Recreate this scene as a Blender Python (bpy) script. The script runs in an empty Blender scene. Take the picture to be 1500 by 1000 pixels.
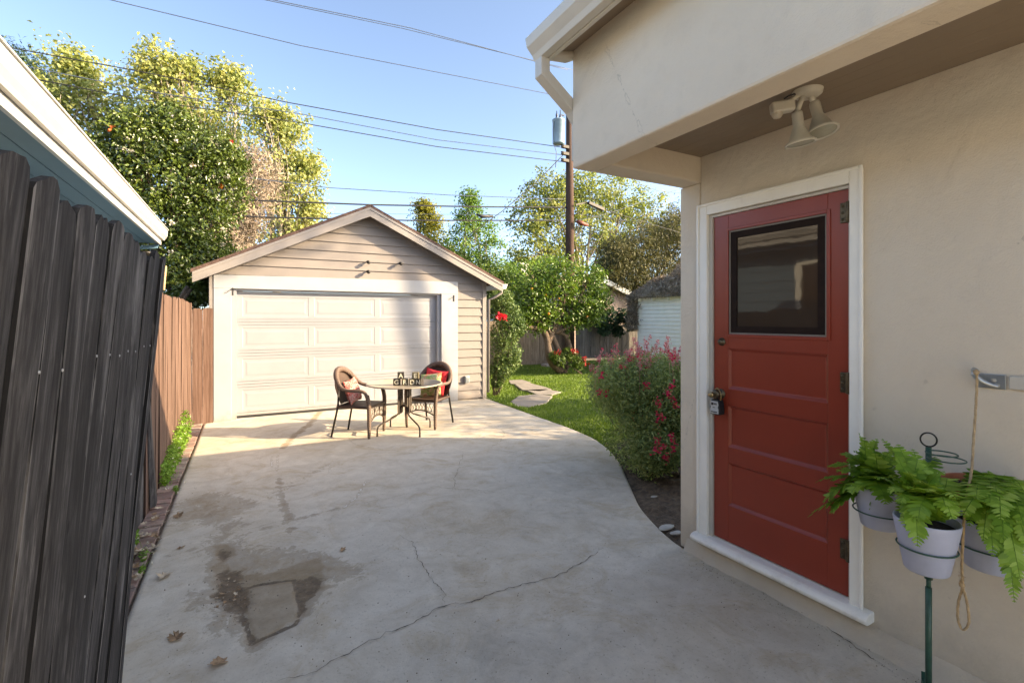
import bpy, math, random
import numpy as np
from mathutils import Vector, Matrix, noise as mnoise
random.seed(7); RNG = np.random.default_rng(11)
scene = bpy.context.scene
COL = scene.collection
pi = math.pi

# ------------------------------------------------------------------ camera numbers (also used to survey positions)
F, CX, CY, H = 715., 750., 467., 1.6
TH = math.atan(390/715)
DV = (math.sin(TH), math.cos(TH)); RV = (math.cos(TH), -math.sin(TH))
def _ray(u, v):
    a = (u-CX)/F
    return (DV[0]+RV[0]*a, DV[1]+RV[1]*a, -(v-CY)/F)
def G(u, v, z=0.):
    r = _ray(u, v); t = (z-H)/r[2]; return (r[0]*t, r[1]*t, z)
def PY(u, v, y):
    r = _ray(u, v); t = y/r[1]; return (r[0]*t, y, H+r[2]*t)
def PX(u, v, x):
    r = _ray(u, v); t = x/r[0]; return (x, r[1]*t, H+r[2]*t)

# ------------------------------------------------------------------ node helpers
class NT:
    def __init__(s, name):
        s.m = bpy.data.materials.new(name); s.m.use_nodes = True
        s.t = s.m.node_tree; s.n = s.t.nodes; s.l = s.t.links
        s.b = s.n['Principled BSDF']; s.out = s.n['Material Output']
        s._co = None
    def co(s):
        if s._co is None:
            s._co = s.n.new('ShaderNodeNewGeometry').outputs['Position']
        return s._co
    def mapping(s, scale, src=None, rot=(0,0,0)):
        n = s.n.new('ShaderNodeMapping'); n.inputs['Scale'].default_value = scale; n.inputs['Rotation'].default_value = rot
        s.l.new(src or s.co(), n.inputs['Vector']); return n.outputs[0]
    def noise(s, scale, detail=4, rough=.55, vec=None, dist=0.):
        n = s.n.new('ShaderNodeTexNoise'); n.inputs['Scale'].default_value = scale
        n.inputs['Detail'].default_value = detail; n.inputs['Roughness'].default_value = rough
        n.inputs['Distortion'].default_value = dist
        s.l.new(vec or s.co(), n.inputs['Vector']); return n.outputs['Fac']
    def vor(s, scale, vec=None, feat='F1', out='Distance'):
        n = s.n.new('ShaderNodeTexVoronoi'); n.feature = feat; n.inputs['Scale'].default_value = scale
        s.l.new(vec or s.co(), n.inputs['Vector']); return n.outputs[out]
    def ramp(s, fac, stops, interp='LINEAR'):
        n = s.n.new('ShaderNodeValToRGB'); cr = n.color_ramp; cr.interpolation = interp
        while len(cr.elements) < len(stops): cr.elements.new(.5)
        for e, (p, c) in zip(cr.elements, stops):
            e.position = p; e.color = (c[0], c[1], c[2], 1) if hasattr(c, '__len__') else (c, c, c, 1)
        s.l.new(fac, n.inputs[0]); return n.outputs[0]
    def mix(s, fac, a, b, mode='MIX'):
        n = s.n.new('ShaderNodeMix'); n.data_type = 'RGBA'; n.blend_type = mode; n.clamp_factor = True
        for sock, v in ((n.inputs[0], fac), (n.inputs[6], a), (n.inputs[7], b)):
            if isinstance(v, (int, float)): sock.default_value = v
            elif isinstance(v, tuple): sock.default_value = (v[0], v[1], v[2], 1)
            else: s.l.new(v, sock)
        return n.outputs[2]
    def math(s, op, a, b=0., c=0.):
        n = s.n.new('ShaderNodeMath'); n.operation = op
        for k, v in enumerate((a, b, c)):
            if isinstance(v, (int, float)): n.inputs[k].default_value = v
            else: s.l.new(v, n.inputs[k])
        return n.outputs[0]
    def smooth(s, v, lo, hi):
        n = s.n.new('ShaderNodeMapRange'); n.interpolation_type = 'SMOOTHSTEP'
        n.inputs['From Min'].default_value = lo; n.inputs['From Max'].default_value = hi
        s.l.new(v, n.inputs['Value']); return n.outputs[0]
    def attr(s, name):
        n = s.n.new('ShaderNodeAttribute'); n.attribute_name = name; return n.outputs['Fac']
    def bump(s, h, strength=.3, dist=.01, prev=None):
        n = s.n.new('ShaderNodeBump'); n.inputs['Strength'].default_value = strength; n.inputs['Distance'].default_value = dist
        s.l.new(h, n.inputs['Height'])
        if prev is not None: s.l.new(prev, n.inputs['Normal'])
        return n.outputs[0]
    def set(s, col=None, rough=None, nrm=None, metal=None, spec=None):
        for k, v in (('Base Color', col), ('Roughness', rough), ('Normal', nrm), ('Metallic', metal), ('Specular IOR Level', spec)):
            if v is None: continue
            if isinstance(v, tuple): s.b.inputs[k].default_value = (v[0], v[1], v[2], 1)
            elif isinstance(v, (int, float)): s.b.inputs[k].default_value = v
            else: s.l.new(v, s.b.inputs[k])
        return s

def mul(c, k): return tuple(x*k for x in c)
def m_basic(name, c, rough=.6, var=.12, vs=6., bump=.15, bs=60., bd=.002, metal=0, spec=.5):
    t = NT(name); f = t.noise(vs, 5, .6)
    col = t.ramp(f, [(.3, mul(c, 1-var)), (.7, mul(c, 1+var))])
    t.set(col, rough, t.bump(t.noise(bs, 4), bump, bd), metal, spec); return t.m
def m_stucco(name, c, tint):
    t = NT(name)
    big = t.noise(1.3, 5, .6); mid = t.noise(9, 5, .6)
    col = t.ramp(big, [(.3, mul(c, .95)), (.55, c), (.75, tint)])
    col = t.mix(t.math('MULTIPLY', t.smooth(mid, .5, .8), .35), col, mul(c, .84))
    spots = t.smooth(t.noise(14, 2, .5), .74, .8)
    col = t.mix(t.math('MULTIPLY', spots, .35), col, mul(c, .6))
    sz = t.n.new('ShaderNodeSeparateXYZ'); t.l.new(t.co(), sz.inputs[0])
    low = t.math('ADD', sz.outputs[2], t.math('MULTIPLY', t.math('SUBTRACT', t.noise(5, 6, .7), .5), .5))
    col = t.mix(t.math('MULTIPLY', t.smooth(low, .38, .02), .5), col, mul(c, .52))
    cr = t.vor(1.1, vec=t.mapping((1, 1, .7)), feat='DISTANCE_TO_EDGE'); crn = t.math('ADD', cr, t.math('MULTIPLY', t.math('SUBTRACT', t.noise(7, 5, .7), .5), .12))
    ck = t.math('MULTIPLY', t.smooth(t.math('ABSOLUTE', crn), .004, .0), t.smooth(t.noise(1.7, 2), .52, .6))
    col = t.mix(t.math('MULTIPLY', ck, .35), col, mul(c, .35))
    scr = t.smooth(t.noise(1, 3, .5, vec=t.mapping((30, 30, 5), rot=(.3, .2, 0))), .74, .78)
    col = t.mix(t.math('MULTIPLY', scr, .18), col, mul(c, .55))
    nb = t.bump(t.noise(4.2, 3, .5, dist=.6), .5, .03)
    nb = t.bump(t.noise(24, 5, .7), .4, .008, nb)
    nb = t.bump(t.noise(130, 4, .7), .7, .004, nb)
    t.set(col, .85, nb, spec=.25); return t.m
def m_paint(name, c, dirt=(.25,.2,.15), amt=.25, rough=.5, grain=(2,2,40)):
    t = NT(name)
    f = t.noise(3, 6, .65)
    col = t.ramp(f, [(.3, mul(c, .93)), (.7, mul(c, 1.03))])
    d = t.smooth(t.noise(7, 8, .75), .62, .8)
    col = t.mix(t.math('MULTIPLY', d, amt), col, dirt)
    sz = t.n.new('ShaderNodeSeparateXYZ'); t.l.new(t.co(), sz.inputs[0])
    low = t.math('ADD', sz.outputs[2], t.math('MULTIPLY', t.math('SUBTRACT', t.noise(9, 6, .75), .5), .45))
    col = t.mix(t.math('MULTIPLY', t.smooth(low, .16, -.02), .45), col, mul(dirt, .6))
    st = t.smooth(t.noise(1, 5, .7, vec=t.mapping((11, 11, .9))), .56, .75)
    col = t.mix(t.math('MULTIPLY', st, amt*.5), col, mul(dirt, 1.2))
    nb = t.bump(t.noise(1, 4, .6, vec=t.mapping(grain)), .12, .003)
    nb = t.bump(t.noise(90, 3), .1, .001, nb)
    t.set(col, rough, nb); return t.m
def m_wood(name, ramp, sx=30, sz=1.6, rough=.85, attr=True, bump=.6, streak=None):
    """vertical-grain boards; per-board tone from face attribute 'rnd'"""
    t = NT(name)
    v = t.mapping((sx, sx, sz))
    g1 = t.noise(1, 8, .7, vec=v, dist=.4)
    g2 = t.noise(3.1, 6, .7, vec=v)
    col = t.ramp(g1, ramp)
    if attr:
        r = t.attr('rnd')
        col = t.mix(t.math('MULTIPLY', t.math('MINIMUM', r, 1.), .7), col, t.mix(.6, col, mul(ramp[0][1], .8)))
        pe = t.math('MULTIPLY', t.math('COMPARE', r, 2., .3), t.smooth(t.noise(1, 4, .7, vec=t.mapping((3, 3, 2.4))), .38, .6))
        col = t.mix(t.math('MULTIPLY', pe, .75), col, mul(ramp[-1][1], 1.25))
        col = t.mix(t.math('MULTIPLY', t.math('GREATER_THAN', r, 2.5), .85), col, mul(ramp[0][1], .5))
    col = t.mix(t.smooth(g2, .55, .75), col, mul(ramp[0][1], .55))
    if streak:
        s2 = t.smooth(t.noise(1, 6, .7, vec=t.mapping((sx*.55, sx*.55, sz*1.3))), .58, .76)
        col = t.mix(t.math('MULTIPLY', s2, .45), col, streak)
    if streak:
        pt = t.smooth(t.noise(1, 5, .7, vec=t.mapping((7, 7, 1.6))), .5, .72)
        col = t.mix(t.math('MULTIPLY', pt, .5), col, mul(streak, .9))
        dkp = t.smooth(t.noise(1, 4, .6, vec=t.mapping((9, 9, .8))), .5, .35)
        col = t.mix(t.math('MULTIPLY', dkp, .55), col, mul(ramp[0][1], .8))
    k = t.vor(5.5, vec=t.mapping((1, 1, .55))); kn = t.smooth(k, .075, .04)
    col = t.mix(t.math('MULTIPLY', kn, .7), col, mul(ramp[0][1], .3))
    nb = t.bump(g1, bump, .003); nb = t.bump(g2, bump*.7, .002, nb)
    t.set(col, rough, nb, spec=.25); return t.m
def m_leaf(name, stops, trans=.35, rough=.5, spec=.35):
    t = NT(name); r = t.attr('rnd')
    n = t.noise(1.1, 2)
    rr = t.math('ADD', t.math('MULTIPLY', r, .75), t.math('MULTIPLY', t.math('SUBTRACT', n, .375), .9))
    col = t.ramp(rr, stops)
    t.set(col, rough, spec=spec)
    tr = t.n.new('ShaderNodeBsdfTranslucent'); t.l.new(t.mix(.5, col, t.mix(1., col, (1.3, 1.25, .6), 'MULTIPLY')), tr.inputs[0])
    mx = t.n.new('ShaderNodeMixShader'); mx.inputs[0].default_value = trans
    t.l.new(t.b.outputs[0], mx.inputs[1]); t.l.new(tr.outputs[0], mx.inputs[2]); t.l.new(mx.outputs[0], t.out.inputs[0])
    return t.m

# ------------------------------------------------------------------ mesh builder
class MB:
    def __init__(s): s.v = []; s.f = []; s.r = []; s.smooth = []
    def add(s, vs, fs, rnd=None, smooth=False):
        o = len(s.v); s.v += [tuple(p) for p in vs]; rnd = random.random() if rnd is None else rnd
        for f in fs: s.f.append(tuple(i+o for i in f)); s.r.append(rnd); s.smooth.append(smooth)
        return s
    def hexa(s, p, rnd=None):   # 8 points: bottom 4 ccw, top 4 ccw
        return s.add(p, [(3,2,1,0),(4,5,6,7),(0,1,5,4),(1,2,6,5),(2,3,7,6),(3,0,4,7)], rnd)
    def box(s, x0, x1, y0, y1, z0, z1, rnd=None):
        return s.hexa([(x0,y0,z0),(x1,y0,z0),(x1,y1,z0),(x0,y1,z0),(x0,y0,z1),(x1,y0,z1),(x1,y1,z1),(x0,y1,z1)], rnd)
    def bar(s, a, b, w, h, up=(0,0,1), rnd=None):
        a = Vector(a); b = Vector(b); d = (b-a).normalized(); u = Vector(up)
        sd = d.cross(u)
        if sd.length < 1e-5: sd = d.cross(Vector((1,0,0)))
        sd.normalize(); u2 = sd.cross(d).normalized()
        p = []
        for q in (a, b):
            for i, j in ((-1,-1),(1,-1),(1,1),(-1,1)): p.append(q+sd*(i*w/2)+u2*(j*h/2))
        return s.add(p, [(3,2,1,0),(4,5,6,7),(0,1,5,4),(1,2,6,5),(2,3,7,6),(3,0,4,7)], rnd)
    def tube(s, pts, r, n=8, closed=False, rnd=None, flat=1., caps=True):
        pts = [Vector(p) for p in pts]; N = len(pts)
        rs = r if hasattr(r, '__len__') else [r]*N
        vs = []; prev = None
        for i, p in enumerate(pts):
            if closed: t = pts[(i+1) % N]-pts[i-1]
            else: t = pts[min(i+1, N-1)]-pts[max(i-1, 0)]
            t.normalize()
            if prev is None:
                a = Vector((0,0,1)) if abs(t.z) < .9 else Vector((1,0,0))
                n1 = t.cross(a).normalized()
            else:
                n1 = (prev-t*prev.dot(t)).normalized()
            prev = n1; n2 = t.cross(n1)
            for k in range(n):
                a = 2*pi*k/n; vs.append(p+n1*(math.cos(a)*rs[i])+n2*(math.sin(a)*rs[i]*flat))
        fs = []
        for i in range(N if closed else N-1):
            j = (i+1) % N
            for k in range(n):
                k2 = (k+1) % n; fs.append((i*n+k, i*n+k2, j*n+k2, j*n+k))
        s.add(vs, fs, rnd, True)
        if not closed and caps:
            o = len(s.v)-N*n
            s.f.append(tuple(o+k for k in range(n-1,-1,-1))); s.r.append(0); s.smooth.append(False)
            s.f.append(tuple(o+(N-1)*n+k for k in range(n))); s.r.append(0); s.smooth.append(False)
        return s
    def lathe(s, prof, c=(0,0,0), n=32, M=None, rnd=None, smooth=True):
        vs = []; 
        for r, z in prof:
            for k in range(n):
                a = 2*pi*k/n; p = Vector((r*math.cos(a), r*math.sin(a), z))
                if M is not None: p = M @ p
                vs.append(p+Vector(c))
        fs = []
        for i in range(len(prof)-1):
            for k in range(n):
                k2 = (k+1) % n; fs.append((i*n+k, i*n+k2, (i+1)*n+k2, (i+1)*n+k))
        return s.add(vs, fs, rnd, smooth)
    def prism(s, poly, axis, a0, a1, rnd=None):
        """extrude 2-D polygon along axis: 'x' poly=(y,z); 'y' poly=(x,z); 'z' poly=(x,y)"""
        def P(q, a): return {'x': (a, q[0], q[1]), 'y': (q[0], a, q[1]), 'z': (q[0], q[1], a)}[axis]
        n = len(poly); vs = [P(q, a0) for q in poly]+[P(q, a1) for q in poly]
        fs = [tuple(range(n)), tuple(range(2*n-1, n-1, -1))]+[(i, i+n, (i+1) % n+n, (i+1) % n) for i in range(n)]
        return s.add(vs, fs, rnd)
    def grid(s, fn, nu, nv, rnd=None, smooth=True):
        vs = [fn(i/(nu-1), j/(nv-1)) for j in range(nv) for i in range(nu)]
        fs = [(j*nu+i, j*nu+i+1, (j+1)*nu+i+1, (j+1)*nu+i) for j in range(nv-1) for i in range(nu-1)]
        return s.add(vs, fs, rnd, smooth)
    def build(s, name, mat, parent=None, bevel=0, world=True, subsurf=0, fixn=True):
        me = bpy.data.meshes.new(name); me.from_pydata(s.v, [], s.f)
        if fixn and len(s.f) < 60000:
            import bmesh
            bm = bmesh.new(); bm.from_mesh(me); 
            lay = bm.faces.layers.float.new('rnd')
            for f, r in zip(bm.faces, s.r): f[lay] = r
            bmesh.ops.recalc_face_normals(bm, faces=bm.faces); bm.to_mesh(me); bm.free()
        else:
            a = me.attributes.new('rnd', 'FLOAT', 'FACE'); a.data.foreach_set('value', s.r)
        me.polygons.foreach_set('use_smooth', s.smooth)
        me.materials.append(mat)
        return link(name, me, parent, bevel, world, subsurf)
def link(name, me, parent=None, bevel=0, world=True, subsurf=0):
    o = bpy.data.objects.new(name, me); COL.objects.link(o)
    if parent is not None:
        o.parent = parent
        if world: 
            w = Vector((0,0,0)); q = parent
            while q is not None: w += q.location; q = q.parent
            o.location = -w
    if bevel:
        b = o.modifiers.new('bevel', 'BEVEL'); b.width = bevel; b.segments = 2; b.limit_method = 'ANGLE'; b.harden_normals = False
    if subsurf:
        b = o.modifiers.new('sub', 'SUBSURF'); b.levels = subsurf; b.render_levels = subsurf
    return o
def thing(name, label, cat, loc=(0,0,0), rz=0., group=None):
    o = bpy.data.objects.new(name, None); COL.objects.link(o); o.location = loc; o.rotation_euler = (0,0,rz)
    o['label'] = label; o['category'] = cat
    if group: o['group'] = group
    return o
def tag(o, label=None, cat=None, group=None, kind=None):
    for k, v in (('label', label), ('category', cat), ('group', group), ('kind', kind)):
        if v: o[k] = v
    return o
def copy_tree(o, parent=None):
    c = o.copy(); COL.objects.link(c); c.parent = parent
    for ch in list(o.children): copy_tree(ch, c)
    return c

def leaves(name, P, size, mat, parent=None, aspect=.45, up=.5, out=None, droop=0., world=True, fold=.25, szvar=.35, rnd=None, rscale=1.):
    """cloud of folded leaves at points P (N,3); out = outward vectors that bias the leaf normals"""
    P = np.asarray(P, float); N = len(P)
    nrm = RNG.normal(size=(N,3)); nrm /= np.linalg.norm(nrm, axis=1)[:,None]
    nrm[:,2] += up
    if out is not None: nrm += out
    nrm /= np.linalg.norm(nrm, axis=1)[:,None]+1e-9
    d = RNG.normal(size=(N,3)); d[:,2] -= droop
    d -= nrm*np.sum(d*nrm, axis=1)[:,None]; d /= np.linalg.norm(d, axis=1)[:,None]+1e-9
    sd = np.cross(nrm, d)
    L = size*(1+szvar*RNG.uniform(-1,1,size=(N,1))); W = L*aspect
    base = P-d*L*.5; tip = P+d*L*.5; mid = P-d*L*.05+nrm*W*fold
    V = np.stack([base, mid+sd*W*.5, tip, mid-sd*W*.5], axis=1).reshape(-1,3)
    idx = (np.arange(N)*4)[:,None]
    T = np.concatenate([idx+np.array([[0,1,2]]), idx+np.array([[0,2,3]])], axis=1).reshape(-1)
    me = bpy.data.meshes.new(name); me.vertices.add(4*N); me.vertices.foreach_set('co', V.ravel())
    me.loops.add(6*N); me.loops.foreach_set('vertex_index', T.astype(np.int32))
    me.polygons.add(2*N); me.polygons.foreach_set('loop_start', (np.arange(2*N)*3).astype(np.int32))
    a = me.attributes.new('rnd', 'FLOAT', 'FACE')
    r = RNG.uniform(0,1,N) if rnd is None else np.asarray(rnd)
    a.data.foreach_set('value', np.repeat(r*rscale, 2).astype(np.float32))
    me.update(calc_edges=True); me.validate(); me.materials.append(mat)
    return link(name, me, parent, world=world)
def blob_pts(c, r, n, shell=.5, spread=.12):
    """n points in an ellipsoid, pushed towards the shell"""
    d = RNG.normal(size=(n,3)); d /= np.linalg.norm(d, axis=1)[:,None]
    q = RNG.uniform(0,1,size=(n,1))**(1/3.)
    q = shell*(.75+.25*q)+(1-shell)*q
    q *= 1+spread*RNG.normal(size=(n,1))
    return np.asarray(c)+d*q*np.asarray(r), d
def clumps(blobs, nsub, nleaf, rs, shell=.4, flat=.7, spread=.12):
    P = []; O = []; C = []; R = []
    for c, r in blobs:
        cs, dd = blob_pts(c, r, nsub, shell, spread)
        for k in range(nsub):
            q = RNG.normal(size=(nleaf,3))*rs*RNG.uniform(.6,1.3)*np.array([1,1,flat])*.55
            P.append(cs[k]+q); O.append(np.tile(dd[k]*.5, (nleaf,1))+q/rs*.4); C.append(cs[k])
            R.append(np.clip(RNG.uniform(0,1)*.55+RNG.uniform(0,.45,nleaf),0,1))
    return np.concatenate(P), np.concatenate(O), C, np.concatenate(R)
def limb(mb, a, b, r0, r1, n=7, wob=.12, seg=6):
    a = Vector(a); b = Vector(b); L = (b-a).length; pts = []
    w = Vector((random.uniform(-1,1), random.uniform(-1,1), random.uniform(-.3,.3)))*wob*L
    for i in range(seg+1):
        t = i/seg; p = a.lerp(b, t)+w*math.sin(pi*t)+Vector((random.uniform(-1,1), random.uniform(-1,1), random.uniform(-1,1)))*wob*.25*L*(0 if i in (0, seg) else 1)/3
        pts.append(p)
    mb.tube(pts, [r0+(r1-r0)*i/seg for i in range(seg+1)], n)
    return pts
def tree(name, label, base, blobs, leafsize, leafmat, barkmat, trunk_r=.18, nsub=40, nleaf=30, rs=.5, shell=.4, fork=.45,
         group=None, aspect=.5, up=.5, twig=1, droop=.2, flat=.7, cat='tree', trunk_top=None, fold=.25, spread=.12):
    t = thing(name, label, cat, base, group=group)
    P, O, C, R = clumps(blobs, nsub, nleaf, rs, shell, flat, spread)
    ok = P[:,2] > base[2]+.1
    leaves('crown', P[ok], leafsize, leafmat, t, aspect=aspect, up=up, out=O[ok], droop=droop, rnd=R[ok], fold=fold)
    mb = MB()
    cen = np.mean([b[0] for b in blobs], axis=0)
    top = Vector(trunk_top) if trunk_top else Vector((base[0]*.5+cen[0]*.5, base[1]*.5+cen[1]*.5, base[2]+(cen[2]-base[2])*fork))
    pts = limb(mb, base, top, trunk_r, trunk_r*.7, 10, .04)
    mb.tube([Vector(base)-Vector((0,0,.1)), Vector(base)+Vector((0,0,.12))], [trunk_r*1.5, trunk_r*1.0], 10)
    k = 0
    for c, r in blobs:
        e = limb(mb, top, c, trunk_r*.5, trunk_r*.16, 6, .1)
        for j in range(int(6*twig)):
            tgt = C[(k*nsub+random.randrange(nsub)) % len(C)]
            limb(mb, e[random.randint(2,5)], tgt, trunk_r*.15, trunk_r*.04, 4, .1, 4)
        k += 1
    mb.build('trunk', barkmat, t, fixn=False)
    return t

# ------------------------------------------------------------------ materials
M = {}
M['stucco'] = m_stucco('house_stucco', (.70,.605,.495), (.73,.64,.53))
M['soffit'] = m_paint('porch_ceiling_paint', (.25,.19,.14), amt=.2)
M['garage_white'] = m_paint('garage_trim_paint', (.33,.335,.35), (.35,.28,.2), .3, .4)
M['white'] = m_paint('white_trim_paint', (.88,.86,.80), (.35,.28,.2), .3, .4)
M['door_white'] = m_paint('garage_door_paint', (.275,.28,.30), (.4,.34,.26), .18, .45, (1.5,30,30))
M['siding'] = m_paint('beige_siding_paint', (.205,.175,.160), (.3,.22,.16), .22, .6, (1.2,20,30))
M['trim_beige'] = m_paint('beige_trim_paint', (.225,.198,.185), (.3,.22,.16), .25, .55)
M['red'] = m_paint('red_door_paint', (.29,.038,.019), (.17,.026,.014), .45, .33, (60,60,2.2))
M['gutter_beige'] = m_paint('gutter_paint', (.55,.51,.45), (.3,.25,.2), .25, .45)
M['gutter_white'] = m_paint('white_gutter_paint', (.50,.49,.47), (.35,.3,.25), .35, .4)
M['blue'] = m_paint('blue_soffit_paint', (.085,.19,.27), (.05,.1,.14), .3, .6)
M['blue_wall'] = m_paint('blue_siding_paint', (.12,.19,.25), (.08,.1,.14), .3, .6)
M['fence_dark'] = m_wood('weathered_black_wood', [(.26,(.013,.012,.0125)),(.46,(.036,.033,.034)),(.62,(.08,.075,.076)),(.8,(.18,.172,.17))], 52, 1.0, streak=(.30,.28,.275), bump=.4)
M['fence_brown'] = m_wood('brown_fence_wood', [(.28,(.06,.033,.024)),(.5,(.145,.082,.062)),(.7,(.23,.145,.115))], 40, 1.2)  # brown boards, their own wood tone
M['fence_grey'] = m_wood('grey_brown_wood', [(.28,(.13,.095,.07)),(.5,(.25,.19,.145)),(.7,(.36,.29,.23))], 26, 1.2)
M['fence_grey2'] = m_wood('silver_grey_wood', [(.28,(.10,.09,.08)),(.5,(.19,.17,.155)),(.7,(.28,.255,.235))], 26, 1.2)
M['shingle'] = m_basic('brown_shingle', (.09,.05,.04), .9, .35, 20, .8, 50, .01)
M['shingle_grey'] = m_basic('grey_shingle', (.17,.15,.14), .9, .3, 20, .8, 50, .01)
M['roof_pink'] = m_basic('faded_pink_shingle', (.40,.27,.23), .9, .25, 3, .8, 30, .01)
M['iron'] = m_basic('dark_iron', (.03,.027,.025), .45, .3, 30, .3, 90, .001, .6)
M['galv'] = m_basic('galvanised_steel', (.42,.45,.47), .35, .2, 15, .2, 60, .001, .8)
M['nailhead'] = m_basic('dull_nail', (.30,.31,.32), .55, .3, 60)
M['bronze'] = m_basic('aged_bronze', (.11,.085,.055), .4, .35, 40, .3, 100, .001, .8)
M['brass'] = m_basic('worn_brass', (.32,.23,.12), .35, .3, 40, .2, 100, .001, .9)
M['black_rubber'] = m_basic('black_rubber', (.015,.015,.016), .55, .2, 30)
M['lockface'] = m_basic('lockbox_face', (.45,.46,.46), .45, .1, 30, .1)
M['cable'] = m_basic('cable_black', (.012,.013,.016), .6, .2, 3)
M['wire_blue'] = m_basic('bare_wire', (.05,.07,.11), .5, .2, 3)
M['pole'] = m_wood('creosote_pole', [(.3,(.035,.02,.016)),(.55,(.075,.042,.032)),(.75,(.12,.07,.05))], 10, .5, attr=False)
M['transformer'] = m_basic('transformer_paint', (.24,.36,.44), .35, .15, 3, .1, 20)
M['green_metal'] = m_basic('green_stand_paint', (.022,.085,.06), .4, .25, 30, .2, 80, .001)
M['pot'] = m_basic('lavender_pot_glaze', (.40,.43,.54), .42, .09, 9, .15, 60, .001)
M['terracotta'] = m_basic('terracotta_clay', (.42,.13,.065), .75, .18, 12, .3, 80, .001)
M['soil'] = m_basic('potting_soil', (.035,.025,.018), .95, .5, 40, 1., 90, .01)
M['rope'] = m_basic('jute_rope_fibre', (.48,.33,.19), .9, .25, 60, .8, 250, .002)
M['lampcream'] = m_basic('cream_lamp_enamel', (.56,.53,.46), .4, .1, 10, .05)
M['lampglass'] = m_basic('lamp_bulb_face', (.33,.33,.27), .25, .12, 14, .05)
M['tabletop'] = m_basic('table_top_beige', (.35,.29,.225), .4, .12, 12, .15, 120, .001)
M['tableleg'] = m_basic('table_leg_bronze', (.06,.043,.033), .45, .2, 30, .1, metal=.3)
M['block'] = m_basic('block_dark_wood', (.035,.026,.02), .55, .4, 30, .3)
M['block2'] = m_basic('block_olive_wood', (.13,.105,.06), .55, .3, 30, .3)
M['letter'] = m_basic('cream_letter_paint', (.75,.70,.55), .6, .06, 30)
M['bark_pale'] = m_basic('sycamore_bark', (.30,.26,.21), .9, .35, 5, .6, 30, .01)
M['bark'] = m_basic('brown_bark', (.10,.07,.05), .9, .35, 8, .9, 30, .02)
M['bark_orange'] = m_basic('citrus_bark', (.12,.08,.055), .9, .4, 12, .9, 30, .02)
M['chip'] = m_basic('pale_stone', (.42,.40,.36), .8, .2, 15, .5, 50)
M['soilbed'] = m_basic('dark_garden_soil', (.12,.082,.055), .95, .5, 18, 1., 50, .02)
M['ground'] = m_basic('bare_earth', (.10,.08,.055), .95, .3, .6, .6, 8, .02)
M['flag'] = m_basic('flagstone', (.25,.215,.185), .85, .18, 6, .5, 40, .006)
M['slab'] = m_basic('grey_slab_concrete', (.30,.30,.30), .85, .15, 6, .5, 60, .003)
M['brick'] = None
M['dryleaf'] = m_basic('dry_leaf_brown', (.30,.18,.10), .8, .5, 25, .4)
M['dryleaf2'] = m_basic('dry_leaf_pale', (.45,.35,.25), .8, .35, 25, .4)
M['thatch'] = m_leaf('dead_vine', [(0,(.12,.09,.07)),(.5,(.32,.245,.19)),(1,(.52,.43,.34))], .12, .85)
def mk_brick():
    t = NT('edging_brick'); r = t.attr('rnd')
    c = t.ramp(r, [(0,(.21,.12,.10)),(.4,(.31,.19,.155)),(.75,(.36,.25,.20)),(1,(.30,.25,.22))])
    c = t.mix(t.smooth(t.noise(14,6,.7), .45,.7), c, (.16,.13,.11))
    t.set(c, .9, t.bump(t.noise(60,5), .7, .006)); return t.m
M['brick'] = mk_brick()
def mk_wicker(name, c1, c2):
    t = NT(name)
    w = t.n.new('ShaderNodeTexWave'); w.inputs['Scale'].default_value = 26; w.bands_direction = 'Z'; w.inputs['Distortion'].default_value = 1.5
    t.l.new(t.co(), w.inputs[0])
    w2 = t.n.new('ShaderNodeTexWave'); w2.inputs['Scale'].default_value = 22; w2.bands_direction = 'DIAGONAL'; w2.inputs['Distortion'].default_value = 2
    t.l.new(t.co(), w2.inputs[0])
    f = t.math('MULTIPLY', t.math('ADD', w.outputs['Fac'], w2.outputs['Fac']), .5)
    t.set(t.ramp(f, [(.25, c1), (.8, c2)]), .5, t.bump(f, .9, .006)); return t.m
M['wicker'] = mk_wicker('brown_wicker', (.030,.017,.012), (.125,.07,.05))
M['wicker_band'] = mk_wicker('brown_wicker_band', (.06,.035,.025), (.21,.135,.10))
def mk_fabric(name, base, spots, scale, th=(.48,.54)):
    t = NT(name)
    n1 = t.noise(scale, 3, .6, dist=1.2)
    c = t.mix(t.smooth(n1, *th), base, spots)
    t.set(c, .9, t.bump(t.noise(400,2), .3, .001), spec=.15); return t.m
M['cushion_coral'] = mk_fabric('coral_floral_fabric', (.45,.055,.05), (.48,.33,.29), 46)
M['cushion_red'] = mk_fabric('plain_red_fabric', (.60,.035,.05), (.68,.06,.07), 20)
def mk_tropic():
    t = NT('tropical_print_fabric')
    c = t.ramp(t.noise(11, 2, .5, dist=.8), [(.36,(.55,.22,.12)),(.45,(.62,.52,.36)),(.52,(.20,.40,.12)),(.6,(.55,.55,.25)),(.68,(.14,.08,.05))])
    t.set(c, .9, spec=.15); return t.m
M['cushion_tropic'] = mk_tropic()
M['foliage_syc'] = m_leaf('sycamore_leaves', [(0,(.13,.18,.07)),(.35,(.27,.32,.11)),(.7,(.46,.46,.19)),(1,(.62,.60,.34))], .45, .5, .3)
M['foliage_syc2'] = m_leaf('sycamore_leaves_right', [(0,(.08,.12,.035)),(.4,(.19,.24,.07)),(.75,(.32,.35,.12)),(1,(.48,.48,.20))], .45, .5, .3)
M['foliage_pine'] = m_leaf('pine_needles', [(0,(.015,.04,.025)),(.6,(.04,.085,.05)),(1,(.09,.14,.08))], .2)
M['foliage_cam'] = m_leaf('camellia_leaves', [(0,(.02,.04,.01)),(.5,(.075,.115,.02)),(1,(.20,.25,.055))], .18, .3, .6)
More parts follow.
